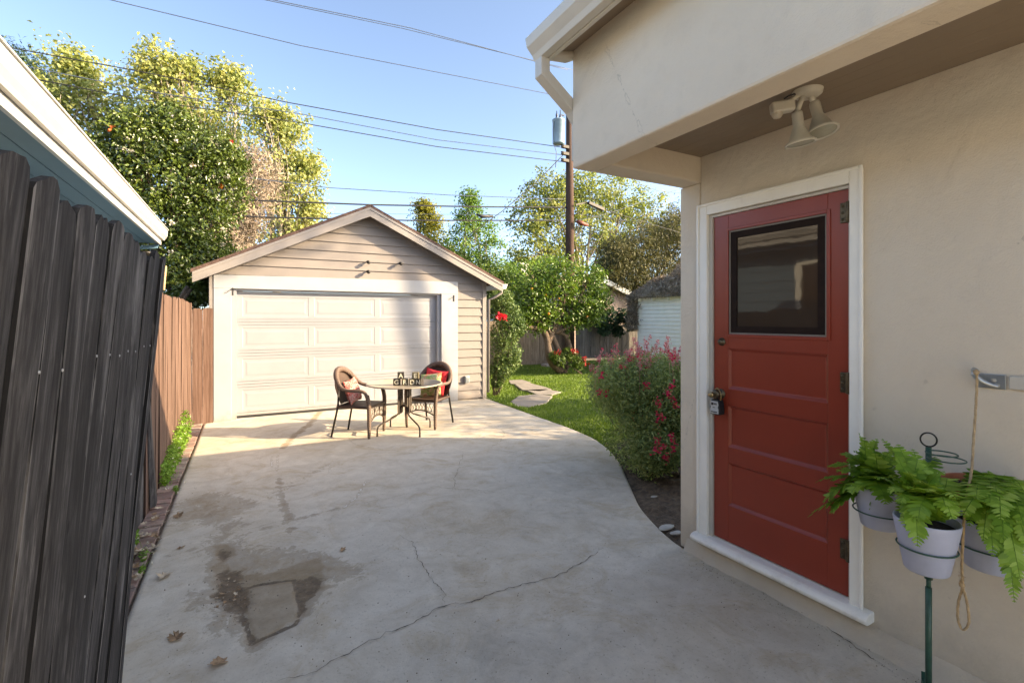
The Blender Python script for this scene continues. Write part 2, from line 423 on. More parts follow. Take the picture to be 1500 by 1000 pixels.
M['foliage_green'] = m_leaf('fresh_green_leaves', [(0,(.05,.12,.03)),(.5,(.13,.25,.05)),(1,(.28,.40,.12))], .45)
M['foliage_yellow'] = m_leaf('yellow_green_leaves', [(0,(.10,.12,.02)),(.5,(.26,.26,.05)),(1,(.42,.38,.09))], .4)
M['foliage_mid'] = m_leaf('mid_green_leaves', [(0,(.025,.055,.012)),(.5,(.07,.13,.025)),(1,(.15,.22,.05))], .35)
M['foliage_drab'] = m_leaf('drab_hanging_leaves', [(0,(.025,.03,.014)),(.5,(.09,.09,.035)),(1,(.24,.21,.09))], .25)
M['foliage_orange'] = m_leaf('orange_tree_leaves', [(0,(.03,.075,.012)),(.5,(.09,.17,.025)),(1,(.20,.30,.06))], .35, .35, .5)
M['foliage_rose'] = m_leaf('rose_leaves', [(0,(.035,.08,.025)),(.5,(.10,.17,.05)),(1,(.22,.28,.10))], .3)
M['foliage_salvia'] = m_leaf('salvia_leaves', [(0,(.10,.16,.06)),(.5,(.24,.33,.12)),(1,(.44,.50,.22))], .4)
M['foliage_ivy'] = m_leaf('ivy_leaves', [(0,(.012,.035,.018)),(.6,(.035,.08,.035)),(1,(.09,.15,.08))], .2)
M['foliage_weed'] = m_leaf('weed_leaves', [(0,(.07,.16,.02)),(.5,(.15,.30,.04)),(1,(.26,.42,.08))], .4)
M['fern'] = m_leaf('fern_leaves', [(0,(.03,.10,.012)),(.4,(.12,.27,.03)),(.75,(.26,.45,.06)),(.93,(.42,.60,.14)),(1,(.45,.40,.16))], .32, .45)
M['grass'] = m_leaf('lawn_blades', [(0,(.055,.115,.018)),(.5,(.12,.21,.03)),(1,(.22,.31,.06))], .35)
M['grass_base'] = m_basic('lawn_thatch', (.075,.115,.025), .95, .4, 6, .8, 60, .01)
def flat_petal(name, c, v=.25): return m_leaf(name, [(0,mul(c,1-v)),(.6,c),(1,tuple(min(.95,x*(1+v)+.03) for x in c))], .3, .6)
M['petal_red'] = flat_petal('red_petals', (.62,.02,.05))
M['petal_crimson'] = flat_petal('crimson_petals', (.68,.035,.10))
M['petal_pink'] = flat_petal('pink_calyx', (.66,.27,.30))
M['petal_white'] = flat_petal('cream_petals', (.72,.66,.58), .15)
M['petal_orange'] = flat_petal('orange_petals', (.70,.17,.05))
M['petal_bract'] = flat_petal('red_bract', (.30,.022,.02), .5)
M['fruit'] = m_basic('orange_fruit', (.65,.22,.02), .45, .1, 20)

# ------------------------------------------------------------------ world, sun, camera
SUN = Vector((2.15, -1.34, 1.0)).normalized()     # towards the sun
EL = math.asin(SUN.z); AZ = math.atan2(SUN.x, SUN.y)
w = bpy.data.worlds.new('World'); scene.world = w; w.use_nodes = True
nt = w.node_tree; sky = nt.nodes.new('ShaderNodeTexSky'); sky.sky_type = 'NISHITA'; sky.sun_disc = False
sky.sun_elevation = EL; sky.sun_rotation = AZ; sky.altitude = 100; sky.air_density = .5; sky.dust_density = 1.7; sky.ozone_density = 6.0
nt.links.new(sky.outputs[0], nt.nodes['Background'].inputs[0]); nt.nodes['Background'].inputs[1].default_value = .15
ld = bpy.data.lights.new('sun', 'SUN'); ld.energy = 2.3; ld.angle = math.radians(.5); ld.color = (1, .965, .96)
so = bpy.data.objects.new('sun', ld); COL.objects.link(so); so.rotation_euler = SUN.to_track_quat('Z', 'Y').to_euler()
cd = bpy.data.cameras.new('camera'); cam = bpy.data.objects.new('camera', cd); COL.objects.link(cam); scene.camera = cam
cam.location = (0, 0, H); cam.rotation_euler = (pi/2, 0, -TH); cd.sensor_width = 36; cd.lens = 36*F/1500
cd.shift_y = -(500-CY)/1500; cd.clip_end = 2000; cd.clip_start = .02
scene.view_settings.view_transform = 'Standard'; scene.view_settings.look = 'None'; scene.view_settings.exposure = 2.58; scene.view_settings.gamma = 1
scene.view_settings.use_white_balance = True; scene.view_settings.white_balance_temperature = 12300; scene.view_settings.white_balance_tint = 8   # camera set for open shade
scene.render.resolution_x = 1024; scene.render.resolution_y = 682
scene.cycles.use_denoising = True
scene.cycles.max_bounces = 7; scene.cycles.diffuse_bounces = 4; scene.cycles.transparent_max_bounces = 4

# ------------------------------------------------------------------ ground
mb = MB(); mb.add([(-600,-600,-.075),(600,-600,-.075),(600,600,-.075),(-600,600,-.075)], [(0,1,2,3)])
tag(mb.build('ground', M['ground'], fixn=False), kind='structure')

EDGE = [(-16,2.69),(2.43,2.69),(2.60,2.73),(2.78,2.79),(3.16,2.965),(3.76,3.37),(4.2,3.66),(4.49,3.82),(4.8,3.97),(5.27,4.13),(5.8,4.19),(6.13,4.21),(7.49,4.24),(8.95,4.275),(9.3,4.275)]
def xedge(y):
    ys = [e[0] for e in EDGE]; xs = [e[1] for e in EDGE]; return float(np.interp(y, ys, xs))
YS = np.concatenate([np.linspace(-14,1.2,60,endpoint=False), np.linspace(1.2,5.5,300,endpoint=False), np.linspace(5.5,9.0,130)])  # carried on unseen behind the camera to bounce sunlight back as fill
NX = 230
XE = np.array([xedge(y) for y in YS]); XE = np.convolve(np.pad(XE, 9, 'edge'), np.ones(19)/19, 'valid')
XL = -.56
S = np.linspace(0, 1, NX)
X = XL+(XE[:,None]-XL)*S[None,:]; Y = np.repeat(YS[:,None], NX, axis=1)
Wv = RNG.normal(size=(8,4))
# low-frequency wobble used to break up the stain outlines
def wob(X, Y, f, seed):
    r = np.random.default_rng(seed); o = 0
    for k in range(6):
        a = r.uniform(0, 2*pi); ff = f*(1.0+k*.55); o = o+np.sin((X*math.cos(a)+Y*math.sin(a))*ff+r.uniform(0,6))/(1+k*.45)
    return o/2.4
def pdist(X, Y, pts):
    D = np.full(X.shape, 9.)
    for (a, b) in zip(pts[:-1], pts[1:]):
        ax, ay = a; bx, by = b; L = (bx-ax)**2+(by-ay)**2
        t = np.clip(((X-ax)*(bx-ax)+(Y-ay)*(by-ay))/L, 0, 1)
        D = np.minimum(D, np.hypot(X-ax-t*(bx-ax), Y-ay-t*(by-ay)))
    return D
def inpoly(X, Y, poly):
    c = np.zeros(X.shape, bool); n = len(poly)
    for i in range(n):
        x0, y0 = poly[i]; x1, y1 = poly[(i+1) % n]
        m = ((y0 > Y) != (y1 > Y)) & (X < (x1-x0)*(Y-y0)/(y1-y0+1e-12)+x0); c ^= m
    return c
def polyfield(X, Y, uv, soft, wa=.05, seed=1, wf=9):
    """1 inside the surveyed outline, falling to 0 over soft metres, outline roughened"""
    P = [G(*p)[:2] for p in uv]
    d = pdist(X, Y, P+[P[0]]); s = np.where(inpoly(X, Y, P), d, -d)+wa*wob(X, Y, wf, seed)+wa*.6*wob(X, Y, wf*3, seed+7)
    return np.clip(.5+s/(soft*1.9), 0, 1)
tan = np.zeros(X.shape)
def line_tan(uv, w, soft, k, seed):
    global tan
    P = [G(*p)[:2] for p in uv]; d = pdist(X, Y, P)+.030*wob(X, Y, 17, seed)+.012*wob(X, Y, 50, seed+3)
    tan = np.maximum(tan, k*np.clip((w-d)/soft+.5, 0, 1))
# broad damp-tan staining
tan = np.maximum(tan, .55*polyfield(X, Y, [(262,735),(300,722),(352,725),(362,745),(345,768),(300,768),(262,765)], .16, .06, 2))
tan = np.maximum(tan, .42*polyfield(X, Y, [(300,790),(330,780),(360,800),(470,810),(520,815),(518,845),(480,850),(460,900),(380,945),(330,925),(290,880),(300,830)], .10, .05, 3))
tan = np.maximum(tan, .9*polyfield(X, Y, [(318,800),(340,795),(345,830),(362,838),(400,836),(470,815),(478,830),(470,856),(486,858),(455,872),(440,905),(375,943),(352,905),(330,890),(305,880),(310,845)], .05, .035, 4))
line_tan([(345,740),(330,775),(328,815)], .03, .09, .45, 5)
line_tan([(408,700),(413,722),(416,735),(424,762)], .022, .06, .6, 6)
line_tan([(425,774),(427,778)], .03, .03, .6, 8); line_tan([(425,794),(428,802)], .02, .03, .55, 9)
line_tan([(470,600),(452,622),(428,640),(414,656)], .05, .03, .62, 10)
line_tan([(360,745),(420,715),(480,680)], .05, .12, .25, 12)
line_tan([(500,742),(400,770),(250,815)], .03, .06, .35, 13)
wet = .95*polyfield(X, Y, [(312,845),(330,835),(352,842),(365,862),(362,900),(372,936),(350,912),(335,880),(315,872)], .07, .035, 14)
wet = np.maximum(wet, .9*polyfield(X, Y, [(430,848),(455,842),(470,850),(462,866),(448,880),(445,902),(438,880),(433,860)], .04, .02, 15))
wet = np.maximum(wet, .9*np.clip((.013-(pdist(X, Y, [G(*p)[:2] for p in [(345,868),(375,856),(430,848),(441,890),(434,912),(371,940),(356,905),(350,880)]])+.006*wob(X,Y,30,3)))/.02+.5, 0, 1))
wet = np.maximum(wet, .8*polyfield(X, Y, [(318,805),(330,800),(334,825),(322,828)], .04, .02, 16))
pale = .9*polyfield(X, Y, [(366,862),(428,853),(437,892),(430,908),(376,934),(362,905)], .03, .008, 17, 14)
line = np.clip((.012-pdist(X, Y, [G(*p)[:2] for p in [(560,947),(640,945),(720,955),(800,972),(880,1000)]]))/.012+.4, 0, 1)*.5
pale = np.maximum(pale, line)
# white drips
for uv in ([(407,665),(406,690)], [(398,668),(398,684)], [(505,742),(522,728),(536,705)], [(483,678),(483,690)]):
    P = [G(*p)[:2] for p in uv]
    pale = np.maximum(pale, 1.6*np.clip((.018-pdist(X,Y,P)+.012*wob(X,Y,60,21))/.02, 0, 1))
dark = np.clip(.35*wob(X, Y, 1.3, 31)+.2*wob(X, Y, 3.1, 32), 0, 1)*.6
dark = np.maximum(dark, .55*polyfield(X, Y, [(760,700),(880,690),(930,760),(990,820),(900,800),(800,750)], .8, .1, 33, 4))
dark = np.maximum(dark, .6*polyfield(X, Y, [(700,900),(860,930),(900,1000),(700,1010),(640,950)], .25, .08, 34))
Z = .0035*wob(X, Y, 2.5, 41)+.0012*wob(X, Y, 14, 42)
Z = Z-.010*np.clip(wet, 0, 1)*(1-np.clip(pale, 0, 1))-.003*tan
Z = np.where(Y > 8.7, Z*.2, Z)
Z[:,-1] -= .012; Z[:,-2] -= .004; Z[:,0] -= .010
n = NX; m = len(YS)
V = np.stack([X, Y, Z], -1).reshape(-1,3)
lip_l = np.stack([X[:,0]-.002, Y[:,0], np.full(m, -.09)], -1); lip_r = np.stack([X[:,-1]+.002, Y[:,0], np.full(m, -.09)], -1)
V = np.concatenate([V, lip_l, lip_r])
Q = []
ii = np.arange(m-1)[:,None]*n+np.arange(n-1)[None,:]
Q = np.stack([ii, ii+1, ii+n+1, ii+n], -1).reshape(-1,4)
k = np.arange(m-1); L0 = m*n; R0 = m*n+m
Q = np.concatenate([Q, np.stack([k*n, (k+1)*n, L0+k+1, L0+k], -1), np.stack([k*n+n-1, R0+k, R0+k+1, (k+1)*n+n-1], -1)])
me = bpy.data.meshes.new('driveway'); me.from_pydata(V.tolist(), [], Q.tolist())
for nm, A in (('tan', tan), ('wet', wet), ('pale', pale), ('dark', dark)):
    a = me.attributes.new(nm, 'FLOAT', 'POINT'); a.data.foreach_set('value', np.concatenate([A.ravel(), np.zeros(2*m)]).astype(np.float32))
me.polygons.foreach_set('use_smooth', [True]*len(me.polygons))
t = NT('driveway_concrete')
fine = t.noise(55, 6, .7); med = t.noise(4.5, 7, .68, dist=.5); big = t.noise(.9, 4, .6)
base = t.ramp(med, [(.25,(.46,.395,.32)),(.5,(.56,.495,.41)),(.75,(.65,.585,.495))])
base = t.mix(t.smooth(big, .42, .65), base, t.mix(1., base, (.93,.90,.86), 'MULTIPLY'))
base = t.mix(t.math('MULTIPLY', t.smooth(t.noise(2.1, 7, .72, dist=1.2), .46, .68), .6), base, t.mix(1., base, (.78,.68,.55), 'MULTIPLY'))
base = t.mix(t.math('MULTIPLY', t.smooth(t.noise(3.3, 8, .75, dist=.4, vec=t.mapping((1,1,1), rot=(0,0,1.1))), .54, .7), .3), base, t.mix(1., base, (1.2,1.18,1.15), 'MULTIPLY'))
jit = t.math('ADD', t.math('MULTIPLY', t.math('SUBTRACT', t.noise(9, 8, .75, dist=.8), .5), 1.5), t.math('MULTIPLY', t.math('SUBTRACT', fine, .5), .6))
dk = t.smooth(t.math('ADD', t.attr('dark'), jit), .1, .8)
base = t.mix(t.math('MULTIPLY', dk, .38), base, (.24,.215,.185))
tn = t.math('ADD', t.attr('tan'), t.math('MULTIPLY', jit, .95))
f_t = t.math('MULTIPLY', t.smooth(tn, .15, .75), t.math('ADD', .55, t.noise(7, 5, .7))); ring = t.math('SUBTRACT', t.smooth(tn, .2, .3), t.smooth(tn, .34, .5))
base = t.mix(t.math('MULTIPLY', f_t, .72), base, (.25,.165,.09))
base = t.mix(t.math('MULTIPLY', ring, .28), base, (.13,.085,.05))
wt = t.smooth(t.math('ADD', t.attr('wet'), t.math('MULTIPLY', jit, .9)), .35, .6)
base = t.mix(t.math('MULTIPLY', wt, .82), base, t.ramp(t.noise(28, 5, .7), [(.35,(.055,.034,.02)),(.65,(.17,.11,.065))]))
pl = t.smooth(t.math('ADD', t.attr('pale'), t.math('MULTIPLY', jit, .5)), .35, .65)
base = t.mix(t.math('MULTIPLY', pl, .5), base, t.ramp(t.noise(8, 6, .7), [(.35,(.30,.235,.165)),(.65,(.46,.38,.29))]))
wh = t.smooth(t.attr('pale'), 1.0, 1.25)
base = t.mix(wh, base, (.62,.58,.52))
spk = t.smooth(t.vor(46), .10, .04); sp2 = t.smooth(t.noise(5,2), .5, .62)
base = t.mix(t.math('MULTIPLY', t.math('MULTIPLY', spk, sp2), .45), base, (.13,.11,.09))
ws = t.smooth(t.vor(17, vec=t.mapping((1,1,1), rot=(0,0,.6))), .045, .025)
base = t.mix(t.math('MULTIPLY', ws, .35), base, (.52,.50,.46))
base = t.mix(t.math('MULTIPLY', t.smooth(fine, .55, .75), .35), base, (.46,.43,.39))
base = t.mix(t.math('MULTIPLY', t.smooth(fine, .46, .3), .42), base, (.17,.155,.135))
nb = t.bump(med, .25, .01); nb = t.bump(fine, .4, .003, nb); nb = t.bump(t.noise(220, 3, .6), .35, .0015, nb)
t.set(base, t.ramp(wt, [(0,.88),(1,.62)]), nb, spec=.3)
me.materials.append(t.m)
drive = link('driveway', me); tag(drive, kind='structure')

# cracks: thin irregular dark openings following the surveyed lines
t = NT('crack_shadow_line'); t.set((.085,.07,.056), .95); M['crack'] = t.m
def crack(pts, wmax, seed, j=.012, closed=False):
    r = random.Random(seed); P = [Vector(G(*p)) for p in pts]; out = []
    for a, b in zip(P[:-1], P[1:]):
        L = (b-a).length; k = max(2, int(L/.022))
        for i in range(k): out.append(a.lerp(b, i/k))
    out.append(P[-1]); N = len(out); vs = []
    off = 0; sm = []
    for i in range(N):
        off = off*.72+r.gauss(0, 1)*j*.6; sm.append(off)
    for i, p in enumerate(out):
        d = (out[min(i+1,N-1)]-out[max(i-1,0)]).normalized(); nn = Vector((-d.y, d.x, 0))
        q = p+nn*sm[i]; ww = wmax*(.15+.6*r.random()**1.5)*min(1, (min(i, N-1-i)+1)/8)
        vs += [q+nn*ww*.5, q-nn*ww*.5]
    return [(v.x, v.y, .0050) for v in vs], [(2*i, 2*i+1, 2*i+3, 2*i+2) for i in range(N-1)]
mb = MB()
for k, (pts, wd) in enumerate([
    ([(405,1000),(455,985),(500,966),(560,930),(605,912),(650,888),(700,876),(740,862),(790,848),(830,838),(860,818),(890,800)], .011),
    ([(650,886),(652,872),(640,850),(622,830),(610,812),(605,795),(585,782)], .007),
    ([(735,721),(700,718),(660,716),(636,712)], .006),
    ([(636,713),(560,732),(500,744),(430,760),(380,772),(300,785),(235,800)], .004),
    ([(512,641),(512,648),(532,654),(600,664),(640,664),(680,663)], .009),
    ([(680,663),(672,680),(668,700),(662,720)], .006),
    ([(722,659),(760,664),(820,669)], .007),
    ([(720,658),(738,640),(736,630),(722,626),(740,623),(752,626)], .006),
    ([(512,641),(480,648),(430,655)], .004),
    ([(1008,806),(1045,825),(1065,838),(1100,855),(1135,872),(1170,893),(1205,912),(1240,935),(1275,958),(1320,990)], .012)]):
    v, f = crack(pts, wd, 100+k); mb.add(v, f)
c = mb.build('crack', M['crack'], drive, fixn=False)
# driveway apron under the garage door
mb = MB(); mb.box(-.2, 3.32, 8.985, 9.2, -.08, .004)
tag(mb.build('garage_threshold', M['slab']), kind='structure')

# brick edging
mb = MB(); y = 3.05
while y < 8.82:
    L = random.uniform(.095,.11) if y > 4.4 else .2
    wd = .15 if y > 4.2 else .07
    x1 = -.578+random.uniform(-.006,.004); x0 = x1-wd+random.uniform(-.01,.01); dz = random.uniform(-.012,.006); tl = random.uniform(-.008,.008)
    mb.hexa([(x0,y,-.09),(x1,y,-.09),(x1,y+L-.008,-.09),(x0,y+L-.008,-.09),(x0,y,dz+tl),(x1,y,dz-tl),(x1,y+L-.008,dz-tl+.003),(x0,y+L-.008,dz+tl)])
    y += L
tag(mb.build('brick_edging', M['brick'], bevel=.006), kind='structure')
mb = MB(); mb.box(-1.5, -.565, -2, 8.8, -.08, -.02); tag(mb.build('side_soil_strip', M['soilbed']), kind='structure')
mb = MB(); mb.hexa([(-1.02,2.5,-.06),(-.665,2.5,-.06),(-.685,4.35,-.06),(-1.02,4.35,-.06),(-1.02,2.5,.006),(-.665,2.5,.006),(-.685,4.35,.006),(-1.02,4.35,.006)])
tag(mb.build('side_slab', M['slab'], bevel=.004), kind='structure')

# lawn base: gently uneven sheet right of the driveway
def lawn_z(x, y): return -.03-(.07 if y < 4.0 else .07*max(0, (4.6-y)/.6) if y < 4.6 else 0)+.012*math.sin(x*1.7+y*.9)+.010*math.sin(y*2.3-x)
mb = MB()
mb.grid(lambda u, v: (lambda y: (lambda x: (x, y, lawn_z(x, y)))(max(xedge(y)-.01, 2.6)+u*(18-xedge(y))))(2.46+v*13.0), 90, 120)
tag(mb.build('lawn_soil', M['grass_base'], fixn=False), kind='structure')
# salvia bed soil
mb = MB()
def bed(u, v):
    y = 2.475+v*2.5; x0 = xedge(y)+.004; x = x0+u*(5.2-x0)
    h = -.028+.035*mnoise.noise(Vector((x*5, y*5, 0)))+.022*mnoise.noise(Vector((x*17, y*17, 3)))+.05*math.sin(pi*min(u*1.2,1))*(1-v*.6)
    return (x, y, h if u > .01 else -.03)
mb.grid(bed, 110, 100); tag(mb.build('garden_bed_soil', M['soilbed'], fixn=False), kind='structure')

# flagstones
for k, (poly, lab) in enumerate([
    ([(748,588),(760,580),(790,577),(809,580),(800,590),(775,596),(755,595)], 'nearest irregular flagstone in the lawn beside the garage corner'),
    ([(770,571),(800,570),(812,572),(822,574),(808,578),(785,577)], 'thin sliver of flagstone between the nearest and middle stepping stones'),
    ([(754,563),(776,561),(800,567),(808,570),(790,573),(765,571)], 'middle flagstone with a pointed right end in the lawn path'),
    ([(745,557),(765,556),(778,560),(762,563),(748,562)], 'farthest flagstone of the lawn path next to the rose bush')]):
    mb = MB(); P = [G(*p) for p in poly]; mb.prism([(p[0], p[1]) for p in P], 'z', -.06, .006)
    tag(mb.build('flagstone', M['flag'], bevel=.008), lab, 'stepping stone', 'flagstones set in the lawn')

# grass blades
def in_lawn(x, y):
    if x < xedge(y)+.02: return False
    if y < 4.9 and x > xedge(y)+.02 and (y < 4.35 or x > 4.25): return False
    return True
P = []; 
FL = [[(748,588),(760,580),(790,577),(809,580),(800,590),(775,596),(755,595)], [(770,571),(800,570),(812,572),(822,574),(808,578),(785,577)], [(754,563),(776,561),(800,567),(808,570),(790,573),(765,571)], [(745,557),(765,556),(778,560),(762,563),(748,562)]]
NG = 260000
gx = RNG.uniform(3.4, 12.5, NG); gy = RNG.uniform(4.0, 15.2, NG)
prob = np.clip(9.0/(gy+gx-2), .18, 1)
keep = (RNG.uniform(0,1,NG) < prob) & (gx > np.interp(gy, [e[0] for e in EDGE], [e[1] for e in EDGE])-.015)
keep &= ~((gy < 4.85) & (gx > 4.3)); keep &= (gx-4.2)/(gy+1e-6) < .78
keep &= ~((gx < 5.3) & (gy > 8.75) & (gy < 14.5) & (gx < 4.45))
for pl in FL:
    PP = [G(*p)[:2] for p in pl]; keep &= ~inpoly(gx, gy, PP)
gx = gx[keep]; gy = gy[keep]; N = len(gx)
hh = RNG.uniform(.018,.05,N)*(1+.5*(np.abs(gx-np.interp(gy, [e[0] for e in EDGE], [e[1] for e in EDGE])) < .12))
a = RNG.uniform(0, 2*pi, N); wd = RNG.uniform(.003,.006,N)*(1+.12*gy)
lx = RNG.normal(0,.016,N); ly = RNG.normal(0,.016,N); gz = np.array([lawn_z(x, y) for x, y in zip(gx, gy)])
V = np.stack([np.stack([gx-np.cos(a)*wd, gy-np.sin(a)*wd, gz-.004], 1), np.stack([gx+np.cos(a)*wd, gy+np.sin(a)*wd, gz-.004], 1), np.stack([gx+lx, gy+ly, gz+hh], 1)], 1).reshape(-1,3)
me = bpy.data.meshes.new('grass'); me.vertices.add(3*N); me.vertices.foreach_set('co', V.ravel()); me.loops.add(3*N)
me.loops.foreach_set('vertex_index', np.arange(3*N, dtype=np.int32)); me.polygons.add(N); me.polygons.foreach_set('loop_start', (np.arange(N)*3).astype(np.int32))
at = me.attributes.new('rnd', 'FLOAT', 'FACE'); at.data.foreach_set('value', RNG.uniform(0,1,N).astype(np.float32))
me.update(calc_edges=True); me.materials.append(M['grass'])
tag(link('grass', me), 'short mown green lawn grass beside the driveway', 'grass', kind='stuff')

# ------------------------------------------------------------------ garage
YG = 8.9
ga = thing('garage', 'beige clapboard garage with gable roof and white sectional door', 'garage', (1.9, YG, 0))
OX0, OX1, OZ = -.20, 3.30, 2.08          # door opening
HX0, HX1, HZ = -.44, 3.635, 2.30         # white surround
WX0, WX1 = -.50, 4.26; GB = 14.4
PK = (1.9, 3.52); ER = (4.47, 2.30)      # rake lower line
sl = (PK[1]-2.22)/(PK[0]-WX0)
def roofz(x): return 3.50-abs(x-1.9)*.478
# wall core
mb = MB()
core = [(WX0+.02,.0),(OX0,.0),(OX0,OZ),(OX1,OZ),(OX1,0),(WX1-.02,0),(WX1-.02,roofz(WX1)-.03),(1.9,roofz(1.9)-.03),(WX0+.02,roofz(WX0)-.03)]
mb.box(WX0+.02, OX0, YG+.02, YG+.12, 0, OZ); mb.box(OX1, WX1-.02, YG+.02, YG+.12, 0, OZ)
mb.prism([(WX0+.02,OZ+.001),(WX1-.02,OZ+.001),(WX1-.02,roofz(WX1)-.03),(1.9,roofz(1.9)-.03),(WX0+.02,roofz(WX0)-.03)], 'y', YG+.02, YG+.12)
mb.box(WX0+.02, WX0+.12, YG+.12, GB, 0, 2.15); mb.box(WX1-.12, WX1-.02, YG+.12, GB, 0, 2.15); mb.box(WX0+.12, WX1-.12, GB-.1, GB-.001, 0, 2.15)
# lap siding courses: each a wedge that overlaps the one below
def course(x0, x1, z0, z1, cut=None):
    yb = YG-.010; yt = YG+.014
    if cut is None:
        mb.hexa([(x0,yb,z0),(x1,yb,z0),(x1,YG+.022,z0),(x0,YG+.022,z0),(x0,yt,z1),(x1,yt,z1),(x1,YG+.022,z1),(x0,YG+.022,z1)])
zc = .03
while zc < HZ-.01:
    z1 = min(zc+.163, HZ+.05); course(HX1+.001, WX1-.085, zc, z1); zc += .163
zc = HZ+.0
hgt = .158
def rx(z, s): # x where the rake underside meets height z
    return 1.9+s*(3.50-.05-z)/.478
while zc < 3.42:
    z1 = zc+hgt
    xa0, xa1 = max(rx(zc,-1), WX0+.02), min(rx(zc,1), WX1-.02); xb0, xb1 = max(min(rx(z1,-1),1.9), WX0+.02), min(max(rx(z1,1),1.9), WX1-.02)
    yb = YG-.010; yt = YG+.014
    mb.hexa([(xa0,yb,zc),(xa1,yb,zc),(xa1,YG+.022,zc),(xa0,YG+.022,zc),(xb0,yt,z1),(xb1,yt,z1),(xb1,YG+.022,z1),(xb0,YG+.022,z1)])
    zc += hgt
mb.build('wall', M['siding'], ga)
mb = MB(); mb.box(WX1-.085, WX1, YG-.018, YG+.03, 0, roofz(WX1)-.03); mb.build('corner_board', M['trim_beige'], ga, bevel=.003); mb = MB(); mb.box(WX0, HX0-.004, YG-.018, YG+.03, 0, roofz(WX0)-.03)
mb.build('corner_board', M['trim_beige'], ga, bevel=.003)
# door surround
mb = MB()
mb.prism([(HX0,OZ),(HX1,OZ),(HX1,HZ+.02),(HX0,HZ-.01)], 'y', YG-.030, YG+.019)
mb.box(HX0, OX0+.001, YG-.028, YG+.019, 0, OZ-.001); mb.box(OX1-.001, HX1, YG-.028, YG+.019, 0, OZ-.001)
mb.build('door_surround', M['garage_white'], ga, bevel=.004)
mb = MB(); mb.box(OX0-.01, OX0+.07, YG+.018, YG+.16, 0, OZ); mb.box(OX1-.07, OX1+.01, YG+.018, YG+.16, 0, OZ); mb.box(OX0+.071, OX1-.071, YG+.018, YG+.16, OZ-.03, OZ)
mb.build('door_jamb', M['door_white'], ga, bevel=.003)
# sectional door
gd = MB(); D0, D1 = OX0+.072, OX1-.072; YD = YG+.095
ph = (OZ-.03-.045)/4
for r in range(4):
    z0 = .045+r*ph; z1 = z0+ph-.006
    gd.box(D0, D1, YD+.012, YD+.045, z0, z1)
    # rails with two shadow grooves top and bottom
    for a0, a1 in ((z0, z0+.040), (z0+.047, z0+.085), (z1-.085, z1-.047), (z1-.040, z1)):
        gd.box(D0, D1, YD, YD+.0125, a0, a1)
    pw = (D1-D0-.0)/3 
    xs = [D0, D0+.09]; 
    st = [(D0, D0+.08), (D0+pw-.045, D0+pw+.045), (D0+2*pw-.045, D0+2*pw+.045), (D1-.08, D1)]
    for a0, a1 in st: gd.box(a0, a1, YD+.0015, YD+.0122, z0+.086, z1-.086)
    for i in range(3):
        a0 = st[i][1]; a1 = st[i+1][0]; b0 = z0+.086; b1 = z1-.086
        gd.add([(a0,YD+.0016,b0),(a1,YD+.0016,b0),(a1,YD+.0016,b1),(a0,YD+.0016,b1),(a0+.012,YD+.0055,b0+.012),(a1-.012,YD+.0055,b0+.012),(a1-.012,YD+.0055,b1-.012),(a0+.012,YD+.0055,b1-.012),
                (a0+.045,YD+.0055,b0+.045),(a1-.045,YD+.0055,b0+.045),(a1-.045,YD+.0055,b1-.045),(a0+.045,YD+.0055,b1-.045),(a0+.07,YD+.002,b0+.07),(a1-.07,YD+.002,b0+.07),(a1-.07,YD+.002,b1-.07),(a0+.07,YD+.002,b1-.07)],
               [(0,1,5,4),(1,2,6,5),(2,3,7,6),(3,0,4,7),(4,5,9,8),(5,6,10,9),(6,7,11,10),(7,4,8,11),(8,9,13,12),(9,10,14,13),(10,11,15,14),(11,8,12,15),(12,13,14,15)])
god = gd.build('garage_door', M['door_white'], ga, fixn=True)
mb = MB(); mb.box(D0, D1, YD-.004, YD+.04, .006, .044); mb.build('bottom_seal', M['black_rubber'], god)
# roof
mb = MB(); OV = .22; YR = YG-.27
for s in (-1, 1):
    xe = 1.9+s*2.62
    za, zb = roofz(1.9), roofz(xe)
    p = [(1.9,YR,za+.045),(xe,YR,zb+.045),(xe,GB+.25,zb+.045),(1.9,GB+.25,za+.045)]
    q = [(a, b, c+.05) for a, b, c in p]
    mb.hexa(p+q)
mb.build('roof', M['shingle'], ga)
mb = MB()
for s in (-1, 1):
    xe = 1.9+s*2.60; za, zb = roofz(1.9), roofz(xe)
    for (y0, y1, lo, hi) in ((YR+.012, YR+.045, -.115, .044), (YR+.001, YR+.0115, .0, .044)):
        mb.hexa([(1.9,y0,za+lo),(xe,y0,zb+lo),(xe,y1,zb+lo),(1.9,y1,za+lo),(1.9,y0,za+hi),(xe,y0,zb+hi),(xe,y1,zb+hi),(1.9,y1,za+hi)])
    # soffit boards behind the rake
    mb.hexa([(1.9,YR+.046,za+.0),(xe,YR+.046,zb+.0),(xe,YG+.02,zb+.0),(1.9,YG+.02,za+.0),(1.9,YR+.046,za+.044),(xe,YR+.046,zb+.044),(xe,YG+.02,zb+.044),(1.9,YG+.02,za+.044)])
mb.build('rake_board', M['trim_beige'], ga, bevel=.002)
mb = MB()  # K-style gutter along the right eave
ze = roofz(4.5)
mb.prism([(4.50,ze-.06),(4.58,ze-.06),(4.62,ze+.04),(4.50,ze+.04)], 'y', YR+.01, GB+.2)
gt = mb.build('gutter', M['gutter_white'], ga, bevel=.004)
mb = MB(); y0 = YG-.12
mb.tube([(4.55,y0,ze-.05),(4.55,y0,ze-.13),(4.42,y0+.05,ze-.22),(4.31,y0+.1,ze-.27),(4.30,y0+.11,.12)], .028, 8)
mb.build('downspout', M['trim_beige'], ga)
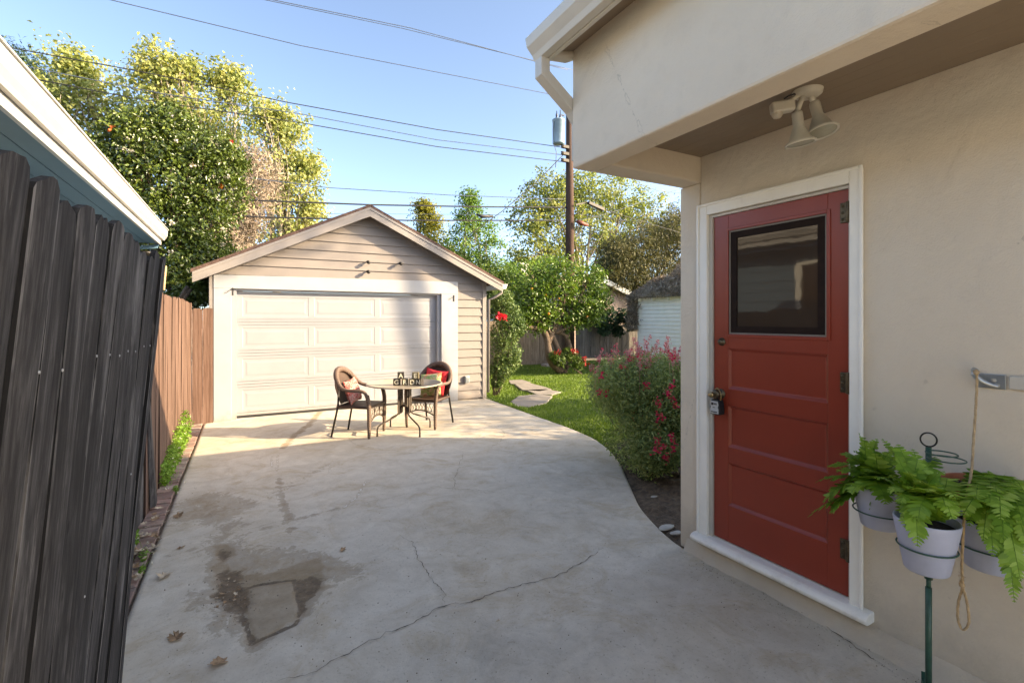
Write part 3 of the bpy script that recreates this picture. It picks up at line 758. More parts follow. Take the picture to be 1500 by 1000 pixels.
for x in (WX0+.32, 3.55):
    mb = MB(); zz = 2.0 if x > 1 else 2.03
    mb.bar((x, YG-.034, zz-.06), (x, YG-.034, zz+.06), .02, .006, up=(0,1,0)); mb.tube([(x, YG-.04, zz+.05),(x-.02,YG-.09,zz+.03),(x-.10,YG-.035,zz-.03)], .004, 5)
    mb.build('hook', M['iron'], ga)
mb = MB(); mb.box(3.78, 3.87, YG-.055, YG-.003, .34, .48); mb.box(3.79, 3.86, YG-.07, YG-.056, .36, .46)
mb.build('outlet_box', M['galv'], ga, bevel=.006)
# insulators of the service wires on the gable
t = thing('wire_insulator', 'small grey wire holder on the garage gable, left one of the pair', 'insulator', PY(538,383,YG), group='wire holders on the gable')
def insul(root):
    mb = MB(); Mx = Matrix.Rotation(-1.9, 4, 'X') @ Matrix.Rotation(.0, 4, 'Y')
    mb.lathe([(0,.0),(.012,.0),(.012,.05),(.026,.055),(.028,.075),(.018,.085),(.026,.095),(.026,.115),(.01,.125),(0,.125)], (0,-.0,0), 12, Matrix.Rotation(pi/2+.25, 4, 'X'))
    mb.build('insulator_body', M['iron'], root, world=False).scale = (1.1,1.1,1.1)
insul(t)
t2 = copy_tree(t); t2.location = PY(585,385,YG); t2['label'] = 'small grey wire holder on the garage gable, right one of the pair'
t3 = copy_tree(t); t3.location = PY(538,397,YG); t3['label'] = 'grey wire holder on the garage gable, lowest of the three'

# ------------------------------------------------------------------ patio table, chairs, blocks, cushions
TC = (1.985, 6.83)
tb = thing('patio_table', 'round beige patio table with bronze metal legs in front of the garage door', 'table', (TC[0], TC[1], 0))
mb = MB(); mb.lathe([(0,.672),(.515,.672),(.53,.676),(.532,.686),(.525,.692),(.505,.693),(.503,.690),(0,.690)], n=64)
mb.build('tabletop', M['tabletop'], tb, world=False)
mb = MB()
mb.lathe([(.0,.655),(.2,.655),(.2,.671),(0,.671)], n=24)
for k in range(4):
    a = .35+k*pi/2
    for r in (.055, .105):
        mb.bar((r*math.cos(a), r*math.sin(a), .655), (r*math.cos(a), r*math.sin(a), .27), .016, .02, up=(math.cos(a), math.sin(a), 0))
    for z in (.32, .5, .6): mb.bar((.05*math.cos(a), .05*math.sin(a), z), (.11*math.cos(a), .11*math.sin(a), z), .014, .022)
mb.lathe([(0,.36),(.06,.36),(.06,.385),(0,.385)], n=16)
mb.build('pedestal', M['tableleg'], tb, world=False)
for fx in ((552.6,639),(615,639.6),(630,625.5),(572,625)):
    p = G(*fx); dx, dy = p[0]-TC[0], p[1]-TC[1]; r = math.hypot(dx, dy); ux, uy = dx/r, dy/r
    mb = MB(); pr = [(.08,.36),(.085,.31),(.10,.27),(.14,.235),(r-.06,.155),(r-.015,.13),(r,.09),(r,.0)]
    mb.tube([(ux*a, uy*a, z) for a, z in pr], .0115, 8); mb.tube([(ux*r, uy*r, .0), (ux*r, uy*r, .02)], .015, 8)
    mb.build('leg', M['tableleg'], tb, world=False)

def smooth_path(pts, k=5):
    P = [Vector(p) for p in pts]; out = []
    for i in range(len(P)-1):
        p0 = P[max(i-1,0)]; p1 = P[i]; p2 = P[i+1]; p3 = P[min(i+2, len(P)-1)]
        for j in range(k):
            t = j/k
            out.append(.5*((2*p1)+(-p0+p2)*t+(2*p0-5*p1+4*p2-p3)*t*t+(-p0+3*p1-3*p2+p3)*t**3))
    out.append(P[-1]); return out
def make_chair(label):
    """local: +x is the front"""
    c = thing('wicker_chair', label, 'chair', group='wicker chairs at the patio table')
    # woven seat
    mb = MB()
    def seat(u, v):
        x = -.23+.47*u; w = .215+.03*u; y = (v*2-1)*w
        return (x, y, .425-.012*math.sin(pi*u)*math.sin(pi*v))
    mb.grid(seat, 12, 12); mb.grid(lambda u, v: (lambda p: (p[0], p[1], p[2]-.03))(seat(u, v)), 12, 12)
    mb.tube([(-.23,-.215,.41),(.24,-.245,.41),(.245,-.23,.41),(.245,.23,.41),(.24,.245,.41),(-.23,.215,.41)], .018, 8, closed=True)
    mb.build('seat', M['wicker'], c, world=False, fixn=False)
    # back panel, curved round the sitter
    mb = MB()
    def back(u, v):
        a = (u*2-1); z = .43+v*.44
        w = .205+.06*math.sin(min(v*1.35,1)*pi/2); w *= math.sqrt(max(0.02, 1-max(0,(v-.45)/.57)**2.4))
        x = -.225-.085*v-.02+.075*abs(a)**2.2*(1-.3*v)
        return (x, a*w, z)
    mb.grid(back, 17, 17); mb.grid(lambda u, v: (lambda p: (p[0]-.012, p[1], p[2]))(back(u, v)), 17, 17)
    mb.build('backrest', M['wicker'], c, world=False, fixn=False)
    # broad wicker band: over the back and down into the two arms
    half = [(.215,.262,.56),(.185,.268,.615),(.12,.275,.638),(.03,.283,.640),(-.07,.285,.645),(-.15,.270,.680),(-.21,.245,.745),(-.265,.19,.825),(-.30,.10,.882),(-.31,0,.90)]
    full = half+[(x, -y, z) for x, y, z in reversed(half[:-1])]
    pp = smooth_path(full, 4); mb = MB(); n = len(pp)
    rr = [(.020+.020*max(0, (p.z-.63)/.27)**.6) if p.z > .63 else .022 for p in pp]
    mb.tube(pp, rr, 10)
    mb.build('arm_band', M['wicker_band'], c, world=False)
    for s in (-1, 1):
        mb = MB(); mb.tube(smooth_path([(.215,s*.262,.58),(.232,s*.258,.5),(.238,s*.25,.40),(.238,s*.245,.2),(.235,s*.24,.0)], 3), [.028]*7+[.027]*3+[.022]*2+[.017], 10)
        mb.build('leg', M['wicker_band'], c, world=False)
        mb = MB(); mb.tube([(-.215,s*.21,.66),(-.225,s*.21,.42),(-.31,s*.235,.0)], [.011,.014,.014], 8)
        mb.build('leg', M['iron'], c, world=False)
    # lattice aprons with arched lower edge
    def apron(A, B, nm):
        A = Vector(A); B = Vector(B); mb = MB(); N = 9
        zt = .40; low = lambda t: .27-(1-math.sin(pi*t))*.0-.07*(1-math.sin(pi*t))
        arch = [A.lerp(B, i/14)+Vector((0,0,low(i/14))) for i in range(15)]; mb.tube(arch, .009, 6)
        for i in range(N+4):
            for s in (-1, 1):
                t0 = (i-2)/N; t1 = t0+s*.16
                a, b = A.lerp(B, t0), A.lerp(B, t1)
                if not (0 <= t0 <= 1 and 0 <= t1 <= 1): continue
                mb.bar(a+Vector((0,0,zt)), b+Vector((0,0,low(t1))), .005, .005)
        for t in (.33, .66): mb.bar(A.lerp(B, t)+Vector((0,0,zt)), A.lerp(B, t)+Vector((0,0,low(t))), .009, .009)
        mb.build(nm, M['wicker'], c, world=False)
    apron((.24,-.235,0), (.24,.235,0), 'front_apron')
    return c
ch = make_chair('brown wicker armchair left of the round table, holding the coral patterned cushion')
ch.location = (1.405, 6.97, 0); ch.rotation_euler.z = math.atan2(-.33, .43)
ch2 = copy_tree(ch); ch2['label'] = 'brown wicker armchair right of the round table, holding the red and the tropical cushions'
ch2.location = (2.43, 7.06, 0); ch2.rotation_euler.z = math.atan2(-.40, -.38)-.12
def cushion(name, label, mat, loc, size, rot, th=.06):
    mb = MB()
    def sf(sgn):
        def f(u, v):
            a, b = u*2-1, v*2-1
            k = 1-.10*(1-abs(a)**2)*abs(b)**3-.0; k2 = 1-.10*(1-abs(b)**2)*abs(a)**3
            h = th*((1-a**4)*(1-b**4))**.6
            return (sgn*h, a*size/2*k2, b*size/2*k)
        return f
    mb.grid(sf(1), 15, 15); mb.grid(sf(-1), 15, 15)
    o = mb.build(name, mat, fixn=True); o.location = loc; o.rotation_euler = rot
    return tag(o, label, 'cushion')
ax, ay = math.cos(ch.rotation_euler.z), math.sin(ch.rotation_euler.z)
cushion('cushion', 'coral cushion with white floral pattern leaning in the left wicker chair', M['cushion_coral'], (1.405-.12*ax+.0, 6.97-.12*ay, .60), .34, (.10, -.30, ch.rotation_euler.z))
bx, by = math.cos(ch2.rotation_euler.z), math.sin(ch2.rotation_euler.z)
cushion('cushion', 'plain red cushion standing against the back of the right wicker chair', M['cushion_red'], (2.43-.17*bx, 7.06-.17*by, .63), .40, (-.12, -.22, ch2.rotation_euler.z), .05)
cushion('cushion', 'tropical print cushion in green and cream in front of the red cushion', M['cushion_tropic'], (2.43-.045*bx, 7.06-.045*by, .60), .37, (.14, -.32, ch2.rotation_euler.z), .055)

def letter_mesh(ch_, size, depth=.003):
    cu = bpy.data.curves.new('txt', 'FONT'); cu.body = ch_; cu.size = size; cu.extrude = depth; cu.align_x = 'CENTER'; cu.align_y = 'CENTER'; cu.offset = .0012
    o = bpy.data.objects.new('txt', cu); COL.objects.link(o); dg = bpy.context.evaluated_depsgraph_get()
    me = bpy.data.meshes.new_from_object(o.evaluated_get(dg)); COL.objects.unlink(o); bpy.data.objects.remove(o)
    xs = [v.co.x for v in me.vertices]; ys = [v.co.y for v in me.vertices]; cx, cy = (min(xs)+max(xs))/2, (min(ys)+max(ys))/2
    for v in me.vertices: v.co.x -= cx; v.co.y -= cy
    me.materials.clear(); me.materials.append(M['letter']); return me
BS = .088
def block(chr_, u, v, z, rz, mat, label, tilt=0):
    r = _ray(u, 0); d = 6.72
    # stand on the table around its centre line
    x, y = r[0]*d, r[1]*d
    b = thing('letter_block', label, 'block', (x, y, z), rz, 'wooden letter blocks on the table')
    mb = MB(); h = BS/2; mb.box(-h, h, -h, h, 0, BS); mb.build('cube_body', mat, b, bevel=.004, world=False)
    me = letter_mesh(chr_, BS*.98); o = link('letter', me, b, world=False)
    o.location = (0, -h-.0015, BS/2); o.rotation_euler = (pi/2, 0, 0)
    return b
TZ = .6915
block('G', 581.5, 0, TZ, -.45, M['block'], 'dark wooden block with the letter G, left end of the bottom row')
block('R', 593.2, 0, TZ, -.25, M['block2'], 'wooden block with a cream letter R in the bottom row')
block('D', 604, 0, TZ, -.35, M['block2'], 'wooden block with a cream letter D in the bottom row')
block('N', 614.5, 0, TZ, -.75, M['block'], 'wooden block with the letter N, right end of the bottom row')
block('A', 587.2, 0, TZ+BS+.001, -.30, M['block'], 'wooden block with the letter A stacked above G and R')
block('E', 609, 0, TZ+BS+.001, -.45, M['block2'], 'wooden block with the letter E stacked above D and N')

# ------------------------------------------------------------------ house with the red door
XW = 2.70
ho = thing('stucco_house', 'beige stucco house with a red back door under a boxed overhang', 'house', (XW, 2.46, 0))
DY0, DY1, DZ0, DZ1 = 1.352, 2.218, .150, 2.285      # opening
mb = MB()
mb.prism([(-1.2,0),(DY0,0),(DY0,DZ1),(DY1,DZ1),(DY1,0),(2.288,0),(2.288,2.70),(-1.2,2.70)], 'x', XW, XW+.16)  # house stops short behind the camera, shaped so sun reaches the driveway
mb.box(XW+.001, XW+.159, DY0+.0005, DY1-.0005, 0, DZ0)
mb.box(XW-.004, XW+.16, 2.2885, 2.46, 0, 2.519)          # pier at the corner
mb.box(XW+.161, 8.4, 2.30, 2.459, 0, 3.1); mb.box(8.24, 8.4, -1.2, 2.30, 0, 3.1); mb.box(XW+.161, 8.239, -1.2, -1.05, 0, 3.1)
mb.build('wall', M['stucco'], ho, bevel=.010)
mb = MB()
mb.box(1.763, 1.93, -1.2, 2.46, 2.52, 3.26)              # overhang face down to the beam
mb.box(1.9305, XW+.16, 2.288, 2.46, 2.5203, 3.24)       # return beam
mb.build('overhang', M['stucco'], ho, bevel=.014)
mb = MB(); x = 1.931
while x < XW-.01:
    mb.box(x, min(x+.085, XW-.001), -1.2, 2.287, 2.69, 2.71); x += .0853
mb.box(1.9305, 1.955, -1.2, 2.287, 2.655, 2.689)
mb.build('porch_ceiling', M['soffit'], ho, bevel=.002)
# mortar skirt along the wall foot
mb = MB()
def skirt(u, v):
    y = -1.15+u*3.55; k = .045+.02*mnoise.noise(Vector((y*3, 0, 5)))+.012*mnoise.noise(Vector((y*13, 1, 5)))+.055*max(0, (1.6-y))*.35
    zt = .10+.02*mnoise.noise(Vector((y*4, 9, 0)))
    x = XW-.001-k*v; z = zt*(1-v)**1.3-.004*v+.006*mnoise.noise(Vector((y*18, v*4, 2)))
    return (x, y, z)
mb.grid(skirt, 260, 10); mb.build('mortar_skirt', M['stucco'], ho, fixn=False)
# casing
mb = MB(); CP = XW-.022
mb.box(CP, XW-.001, 1.293, DY0-.001, .16, 2.352); mb.box(CP, XW-.001, DY1+.001, 2.288, .16, 2.352); mb.box(CP-.001, XW-.001, DY0-.0005, DY1+.0005, DZ1+.001, 2.351)
mb.box(CP-.010, CP-.0005, 1.285, 1.302, .16, 2.362); mb.box(CP-.010, CP-.0005, 2.279, 2.296, .16, 2.362); mb.box(CP-.0105, CP-.0007, 1.3025, 2.2785, 2.345, 2.3615)
mb.box(XW+.0, XW+.09, DY1-.0, DY1+.022, .16, DZ1+.0); mb.box(XW+.0, XW+.09, DY0-.02, DY0+.0, .16, DZ1)
mb.build('door_casing', M['white'], ho, bevel=.004)
mb = MB(); mb.box(XW+.0, XW+.085, DY1-.026, DY1-.0005, .16, DZ1-.003); mb.box(XW+.0, XW+.085, DY0+.0005, DY0+.012, .16, DZ1-.003); mb.box(XW+.0, XW+.085, DY0+.0125, DY1-.0265, DZ1-.018, DZ1-.003)
mb.build('door_jamb', M['gutter_beige'], ho)
mb = MB()
mb.prism([(XW+.09,.118),(XW+.09,.172),(2.655,.166),(2.632,.158),(2.620,.142),(2.624,.124),(2.640,.114),(2.66,.113)], 'y', 1.248, 2.312)
mb.build('sill', M['white'], ho, bevel=.006)
# the door leaf
E0, E1 = 1.366, 2.188; EZ0, EZ1 = .176, 2.266; XD = XW+.012
d = MB()
GZ0, GZ1 = 1.500, 2.165; GY0, GY1 = 1.472, 2.080; PY0, PY1 = 1.478, 2.070
zr = [(EZ0,.416),(.675-.0,.783-.0)]
panels = [(.416,.675),(.783,1.045),(1.157,1.41)]
panels = [(.41,.68),(.785,1.045),(1.155,1.41)]
d.box(XD, XD+.035, E0, GY0-.0, EZ0, EZ1); d.box(XD, XD+.035, GY1, E1, EZ0, EZ1)
rails = [EZ0, .41, .68, .785, 1.045, 1.155, 1.41, GZ0, GZ1, EZ1]
for a, b in ((EZ0,.41),(.68,.785),(1.045,1.155),(1.41,GZ0),(GZ1,EZ1)): d.box(XD+.0002, XD+.035, GY0+.0002, GY1-.0002, a, b)
for a, b in panels:
    y0, y1 = GY0+.0003, GY1-.0003; s_ = .016; dp = .014
    d.add([(XD+.0004,y0,a),(XD+.0004,y1,a),(XD+.0004,y1,b),(XD+.0004,y0,b),(XD+dp,y0+s_,a+s_),(XD+dp,y1-s_,a+s_),(XD+dp,y1-s_,b-s_),(XD+dp,y0+s_,b-s_)],
          [(0,1,5,4),(1,2,6,5),(2,3,7,6),(3,0,4,7),(4,5,6,7)])
# raised glazing bead
for (a0,a1,b0,b1) in ((GY0-.016,GY0+.004,GZ0-.016,GZ1+.016),(GY1-.004,GY1+.016,GZ0-.016,GZ1+.016)): d.box(XD-.007, XD+.0001, a0, a1, b0, b1)
d.box(XD-.0072, XD+.0001, GY0+.0042, GY1-.0042, GZ1-.004, GZ1+.0158); d.box(XD-.0072, XD+.0001, GY0+.0042, GY1-.0042, GZ0-.0158, GZ0+.004)
door = d.build('door', M['red'], ho, bevel=.0025)
# glass: dark film behind, glossy front, brown inner frame
t = NT('dark_door_glass'); t.set((.050,.032,.022), .03, t.bump(t.noise(6, 2), .05, .01), spec=.38); t.b.inputs['Coat Weight'].default_value = 0; t.b.inputs['Coat Roughness'].default_value = .03; M['glass'] = t.m
mb = MB(); mb.box(XD+.012, XD+.018, GY0+.004, GY1-.004, GZ0+.004, GZ1-.004); win = mb.build('window_glass', M['glass'], door)
mb = MB()
def frame(mb, x0, x1, y0, y1, z0, z1, w_):
    mb.box(x0, x1, y0, y0+w_, z0, z1); mb.box(x0, x1, y1-w_, y1, z0, z1); mb.box(x0+.0003, x1-.0003, y0+w_, y1-w_, z0, z0+w_); mb.box(x0+.0003, x1-.0003, y0+w_, y1-w_, z1-w_, z1)
frame(mb, XD+.006, XD+.0118, GY0+.014, GY1-.014, GZ0+.012, GZ1-.012, .042)
mb.build('screen_frame', m_basic('dark_brown_frame', (.020,.010,.007), .7, .2, 20, spec=.15), door)
mb = MB(); frame(mb, XD+.001, XD+.0116, GY0+.0042, GY1-.0042, GZ0+.0042, GZ1-.0042, .0095)
mb.build('window_putty', m_paint('flaking_putty', (.20,.17,.14), (.08,.025,.02), .9), door)
for z in (2.146, 1.272, .415):
    mb = MB(); yh = 1.378
    mb.tube([(XD-.012, 1.366, z-.055), (XD-.012, 1.366, z+.055)], .011, 10)
    mb.box(XD-.008, XD-.0001, 1.368, 1.408, z-.052, z+.052)
    for k in (-.034, 0, .034): mb.lathe([(0,.004),(.006,.003),(.008,0)], (XD-.010, 1.394, z+k), 8, Matrix.Rotation(-pi/2, 4, 'Y'))
    mb.build('hinge', M['bronze'], door, bevel=.003)
RY = Matrix.Rotation(-pi/2, 4, 'Y')
mb = MB(); mb.lathe([(0,.03),(.012,.028),(.017,.02),(.019,.006),(.026,.004),(.027,0),(.027,-.001)], (XD, 2.128, 1.452), 20, RY); mb.build('deadbolt', M['bronze'], door)
mb = MB(); mb.lathe([(0,.066),(.016,.066),(.027,.058),(.030,.046),(.024,.034),(.012,.026),(.011,.008),(.030,.006),(.033,0),(.033,-.001)], (XD, 2.135, 1.115), 24, RY); mb.build('knob', M['bronze'], door)
# key lock box hanging from the knob
lb = thing('lock_box', 'black key lock box with grey face hanging from the door knob', 'lock box', (XD-.04, 2.135, .98))
mb = MB()
mb.prism([(2.100,.985),(2.170,.985),(2.173,1.0),(2.170,1.055),(2.160,1.082),(2.110,1.082),(2.100,1.055),(2.097,1.0)], 'x', XD-.062, XD-.012)
mb.build('case', M['black_rubber'], lb, bevel=.006)
mb = MB(); mb.prism([(2.104,.992),(2.166,.992),(2.166,1.020),(2.160,1.034),(2.166,1.048),(2.160,1.072),(2.110,1.072),(2.104,1.048),(2.110,1.034),(2.104,1.020)], 'x', XD-.066, XD-.0621); mb.build('face_plate', M['lockface'], lb, bevel=.0015)
for b_ in ((2.140,2.156,1.046,1.062),(2.114,2.134,1.050,1.054),(2.114,2.134,1.057,1.060),(2.112,2.158,1.000,1.006),(2.128,2.144,1.030,1.034)):
    mb = MB(); mb.box(XD-.0685, XD-.0661, *b_); mb.build('dial_mark', M['black_rubber'], lb)
mb = MB(); mb.tube(smooth_path([(XD-.035,2.112,1.075),(XD-.035,2.108,1.115),(XD-.035,2.135,1.152),(XD-.035,2.162,1.115),(XD-.035,2.158,1.075)], 5), .005, 8); mb.build('shackle', M['brass'], lb)
mb = MB(); mb.lathe([(0,.03),(.016,.028),(.020,.018),(.014,.0)], (XD-.066, 2.142, 1.112), 16, RY); mb.build('dial_cap', M['brass'], lb)

# roof edge, gutter, downspout
mb = MB(); ZR = 3.30
mb.hexa([(1.52,-3.5,ZR-.03),(5.2,.2,ZR+1.02),(5.2,.2,ZR+1.02),(1.52,2.52,ZR-.03),(1.50,-3.5,ZR+.01),(5.2,.2,ZR+1.06),(5.2,.2,ZR+1.06),(1.50,2.54,ZR+.01)])
mb.v = []; mb.f = []; mb.r = []; mb.smooth = []
def slab(q, th):
    n_ = len(q); mb.add(q+[(a, b, c+th) for a, b, c in q], [tuple(range(n_-1,-1,-1)), tuple(range(n_, 2*n_))]+[(i, (i+1) % n_, (i+1) % n_+n_, i+n_) for i in range(n_)])
slab([(1.50,-1.3,3.255),(3.4,.62,3.84),(3.4,.64,3.84),(1.50,2.53,3.255)], .035)
slab([(1.50,2.53,3.256),(3.4,.63,3.841),(6.7,.63,3.7),(8.6,2.53,3.10)], .035)
slab([(8.6,2.53,3.10),(6.7,.64,3.70),(6.7,.62,3.70),(8.6,-1.3,3.10)], .035)
slab([(1.50,-1.3,3.256),(8.6,-1.3,3.10),(6.7,.63,3.7),(3.4,.63,3.841)], .035)
mb.build('roof', M['shingle_grey'], ho)
mb = MB()
mb.prism([(1.762,3.262),(1.56,3.196),(1.56,3.18),(1.762,3.24)], 'y', -1.25, 2.50)
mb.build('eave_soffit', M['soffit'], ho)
mb = MB(); mb.tube([(1.60,2.47,3.19),(1.72,2.47,3.205),(1.80,2.47,3.24)], [.035,.035,.03], 10); mb.build('rafter_tail', M['gutter_beige'], ho)
mb = MB()
prof = [(1.562,3.135),(1.515,3.135),(1.500,3.165),(1.462,3.205),(1.452,3.255),(1.462,3.265),(1.470,3.258),(1.562,3.258)]
mb.prism(prof, 'y', -1.28, 2.50); mb.prism([(1.564,3.13),(1.590,3.13),(1.590,3.255),(1.564,3.255)], 'y', -1.27, 2.48)
gt = mb.build('gutter', M['gutter_beige'], ho, bevel=.003)
mb = MB(); sect = .034
def rect_tube(mb, pts, wx, wy):
    for a, b in zip(pts[:-1], pts[1:]): mb.bar(a, b, wx, wy, up=(0,1,0))
P1 = (1.545,2.455,3.14); P2 = (1.545,2.455,3.045); P3 = (1.735,2.50,2.93); P4 = (1.745,2.505,.1)
def ring_(c, wx, wy, t):
    t = Vector(t).normalized(); sx = Vector((0,1,0)).cross(t).normalized(); c = Vector(c)
    return [c+sx*wx*i+Vector((0,1,0))*wy*j for i, j in ((-1,-1),(1,-1),(1,1),(-1,1))]
rs = [ring_(P1,.03,.036,(0,0,-1)), ring_(P2,.034,.036,(.5,0,-1)), ring_((1.80,2.50,2.90),.036,.036,(.5,0,-1)), ring_((1.845,2.505,2.83),.03,.036,(0,0,-1)), ring_((1.845,2.505,2.60),.03,.036,(0,0,-1))]
vs = [p for r in rs for p in r]; fs = [(i*4+k, i*4+(k+1) % 4, (i+1)*4+(k+1) % 4, (i+1)*4+k) for i in range(len(rs)-1) for k in range(4)]+[(3,2,1,0), tuple(range(16,20))]
mb = MB(); mb.add(vs, fs); mb.build('downspout', M['gutter_beige'], ho, bevel=.004)

# floodlight under the porch ceiling
FLc = Vector(G(1183,133,2.69))
fl = thing('flood_light', 'cream twin flood light with motion sensor under the porch ceiling', 'outdoor light', FLc)
mb = MB(); mb.lathe([(0,-.028),(.05,-.028),(.062,-.018),(.066,-.001)], FLc, 28); mb.build('canopy', M['lampcream'], fl)
def lamp_head(top, dirv, L, R, nm='lamp_head'):
    q = Vector(dirv).normalized().to_track_quat('Z', 'Y').to_matrix().to_4x4()
    mb = MB(); mb.lathe([(.0,0),(.022,0),(.024,.01),(.024,L*.42),(.030,L*.5),(R*.72,L*.84),(R,L*.94),(R,L),(R*.9,L*.985),(R*.86,L*.97)], top, 28, q)
    h = mb.build(nm, M['lampcream'], fl)
    mb = MB(); mb.lathe([(R*.86,L*.965),(R*.5,L*.99),(0,L)], top, 24, q); mb.build('bulb_face', M['lampglass'], h)
def at(u, v, x): return Vector(PX(u, v, x))
lamp_head(FLc+Vector((.055,.0,-.045)), (-.02,-.25,-1) , .165, .072)
lamp_head(FLc+Vector((-.035,.03,-.10)), (.12,-.05,-1), .155, .068)
mb = MB(); mb.tube([FLc+Vector((.02,0,-.02)), FLc+Vector((.055,0,-.045))], .014, 8); mb.tube([FLc+Vector((-.02,.01,-.02)), FLc+Vector((-.035,.03,-.10))], .012, 8)
mb.tube([FLc+Vector((-.03,.02,-.02)), FLc+Vector((-.075,.06,-.05))], .011, 8); mb.build('swivel_arm', M['lampcream'], fl)
mb = MB(); c0 = FLc+Vector((-.085,.07,-.065)); mb.bar(c0+Vector((-.045,.03,-.012)), c0+Vector((.04,-.03,.0)), .05, .055); sm = mb.build('motion_sensor', M['lampcream'], fl, bevel=.01)
mb = MB(); mb.lathe([(0,-.035),(.016,-.032),(.024,-.02),(.026,0)], c0+Vector((-.02,.015,-.024)), 14); mb.build('sensor_lens', M['petal_white'], sm)
mb = MB(); mb.tube(smooth_path([FLc+Vector((.0,.0,-.02)), FLc+Vector((-.06,.03,-.018)), FLc+Vector((-.09,.06,-.035))], 4), .004, 6); mb.build('wire', M['cable'], fl)

# wall bracket, flat strap, rope
mb = MB(); mb.box(XW-.014, XW-.001, -1.2, .765, 1.318, 1.372)
tag(mb.build('wall_strap', M['gutter_beige'], bevel=.004), 'flat painted batten fixed to the stucco wall right of the rope hook', 'batten')
br = thing('rope_bracket', 'galvanised hook plate on the stucco wall holding the rope', 'bracket', (XW, .82, 1.34))
mb = MB(); mb.box(XW-.006, XW-.0005, .775, .862, 1.314, 1.374); mb.build('plate', M['galv'], br, bevel=.002)
mb = MB(); mb.tube(smooth_path([(XW-.01,.862,1.385),(XW-.03,.868,1.392),(XW-.045,.862,1.375),(XW-.04,.84,1.345),(XW-.02,.815,1.33),(XW-.008,.80,1.325)], 4), [.006]*8+[.011]*8+[.009]*5, 8); mb.build('hook', M['galv'], br)
mb = MB()
for y_, z_ in ((.812,1.348),(.802,1.328)): mb.lathe([(0,.006),(.007,.005),(.009,0)], (XW-.006, y_, z_), 10, RY)
mb.build('screw', M['chip'], br)
mb = MB()
rp = [at(1430,541,2.64), at(1431,560,2.64), at(1429,600,2.60), at(1426,645,2.54), at(1423,690,2.44), at(1415,735,2.36), at(1411,780,2.35), at(1409,830,2.38), at(1410,858,2.40), at(1404,880,2.41), at(1403,905,2.41), at(1410,922,2.41), at(1419,912,2.41), at(1417,885,2.41), at(1411,862,2.40), at(1407,850,2.395)]
pp = smooth_path(rp, 6)
for s in (0, 2.1, 4.2):   # three twisted strands
    q = []
    for i, p in enumerate(pp): a = i*.85+s; q.append(p+Vector((math.cos(a)*.0022, math.sin(a)*.0022, 0)))
    mb.tube(q, .0028, 5)
for k in range(14):
    p = pp[44+k % 3]+Vector((0,0,0)); a = random.uniform(0, 6.28); mb.tube([p, p+Vector((math.cos(a)*.012, math.sin(a)*.012, random.uniform(-.012,.008)))], .0007, 3)
mb.lathe([(0,-.012),(.009,-.006),(.010,.004),(0,.012)], at(1409,856,2.40), 8); mb.lathe([(0,-.014),(.010,-.006),(.011,.004),(0,.012)], at(1430,545,2.64), 8)
tag(mb.build('rope', M['rope'], fixn=False), 'frayed jute rope with a loop hanging from the wall hook', 'rope')

# ------------------------------------------------------------------ plant stand with pots and ferns
SP = (2.46, .94)
ps = thing('plant_stand', 'green metal plant stand with wire pot rings beside the door', 'plant stand', (SP[0], SP[1], 0))
mb = MB(); mb.tube([(SP[0],SP[1],.03),(SP[0],SP[1],.50)], .0115, 10); mb.tube([(SP[0],SP[1],.50),(SP[0],SP[1],.545)], .0085, 10); mb.tube([(SP[0],SP[1],.545),(SP[0],SP[1],1.075)], .0105, 10)
mb.tube([(SP[0],SP[1],.535),(SP[0],SP[1],.60)], .0145, 10)
mb.build('pole', M['green_metal'], ps)
vd = (.479+.742, .878-.405); vl = math.hypot(*vd); vd = (vd[0]/vl, vd[1]/vl); pd = (vd[1], -vd[0])   # view dir, right dir
def ringpts(c, r, z, n=36): return [(c[0]+r*math.cos(2*pi*k/n), c[1]+r*math.sin(2*pi*k/n), z) for k in range(n)]
mb = MB(); c = Vector((SP[0],SP[1],1.105)); mb.tube([c+Vector((pd[0]*.026*math.cos(a), pd[1]*.026*math.cos(a), .028*math.sin(a))) for a in [2*pi*k/24 for k in range(24)]], .0035, 6, closed=True); mb.build('top_loop', M['iron'], ps)
PC = {'left': (2.489,1.128), 'centre': (2.276,.876), 'right': (2.55,.78)}
for kname, z, r in (('left',.745,.100), ('centre',.735,.091), ('right',.715,.102)):
    c = PC[kname]; mb = MB(); mb.tube(ringpts(c, r, z), .0032, 6, closed=True)
    dv = Vector((c[0]-SP[0], c[1]-SP[1], 0)); dl = dv.length; dv.normalize()
    e = Vector((SP[0],SP[1],z))+dv*(dl-r); mb.tube([(SP[0],SP[1],z-.02), tuple(e)], .004, 6); mb.build('pot_ring', M['green_metal'], ps)
for (du, z, r) in ((.055,1.035,.06), (.04,1.055,.05)):
    mb = MB(); c = (SP[0]+pd[0]*du-vd[0]*0, SP[1]+pd[1]*du); mb.tube(ringpts(c, r, z), .0028, 6, closed=True); mb.build('pot_ring', M['green_metal'], ps)
for k in range(3):
    a = 2.55+k*2*pi/3; mb = MB(); u = Vector((math.cos(a), math.sin(a), 0)); o = Vector((SP[0],SP[1],0))
    rr_ = .155 if u.x < .5 else .15
    mb.bar(o+Vector((0,0,.075)), o+u*rr_+Vector((0,0,.03)), .022, .005); mb.bar(o+u*rr_+Vector((0,0,.0)), o+u*rr_+Vector((0,0,.065)), .022, .005, up=u)
    mb.build('foot', M['green_metal'], ps, bevel=.001)
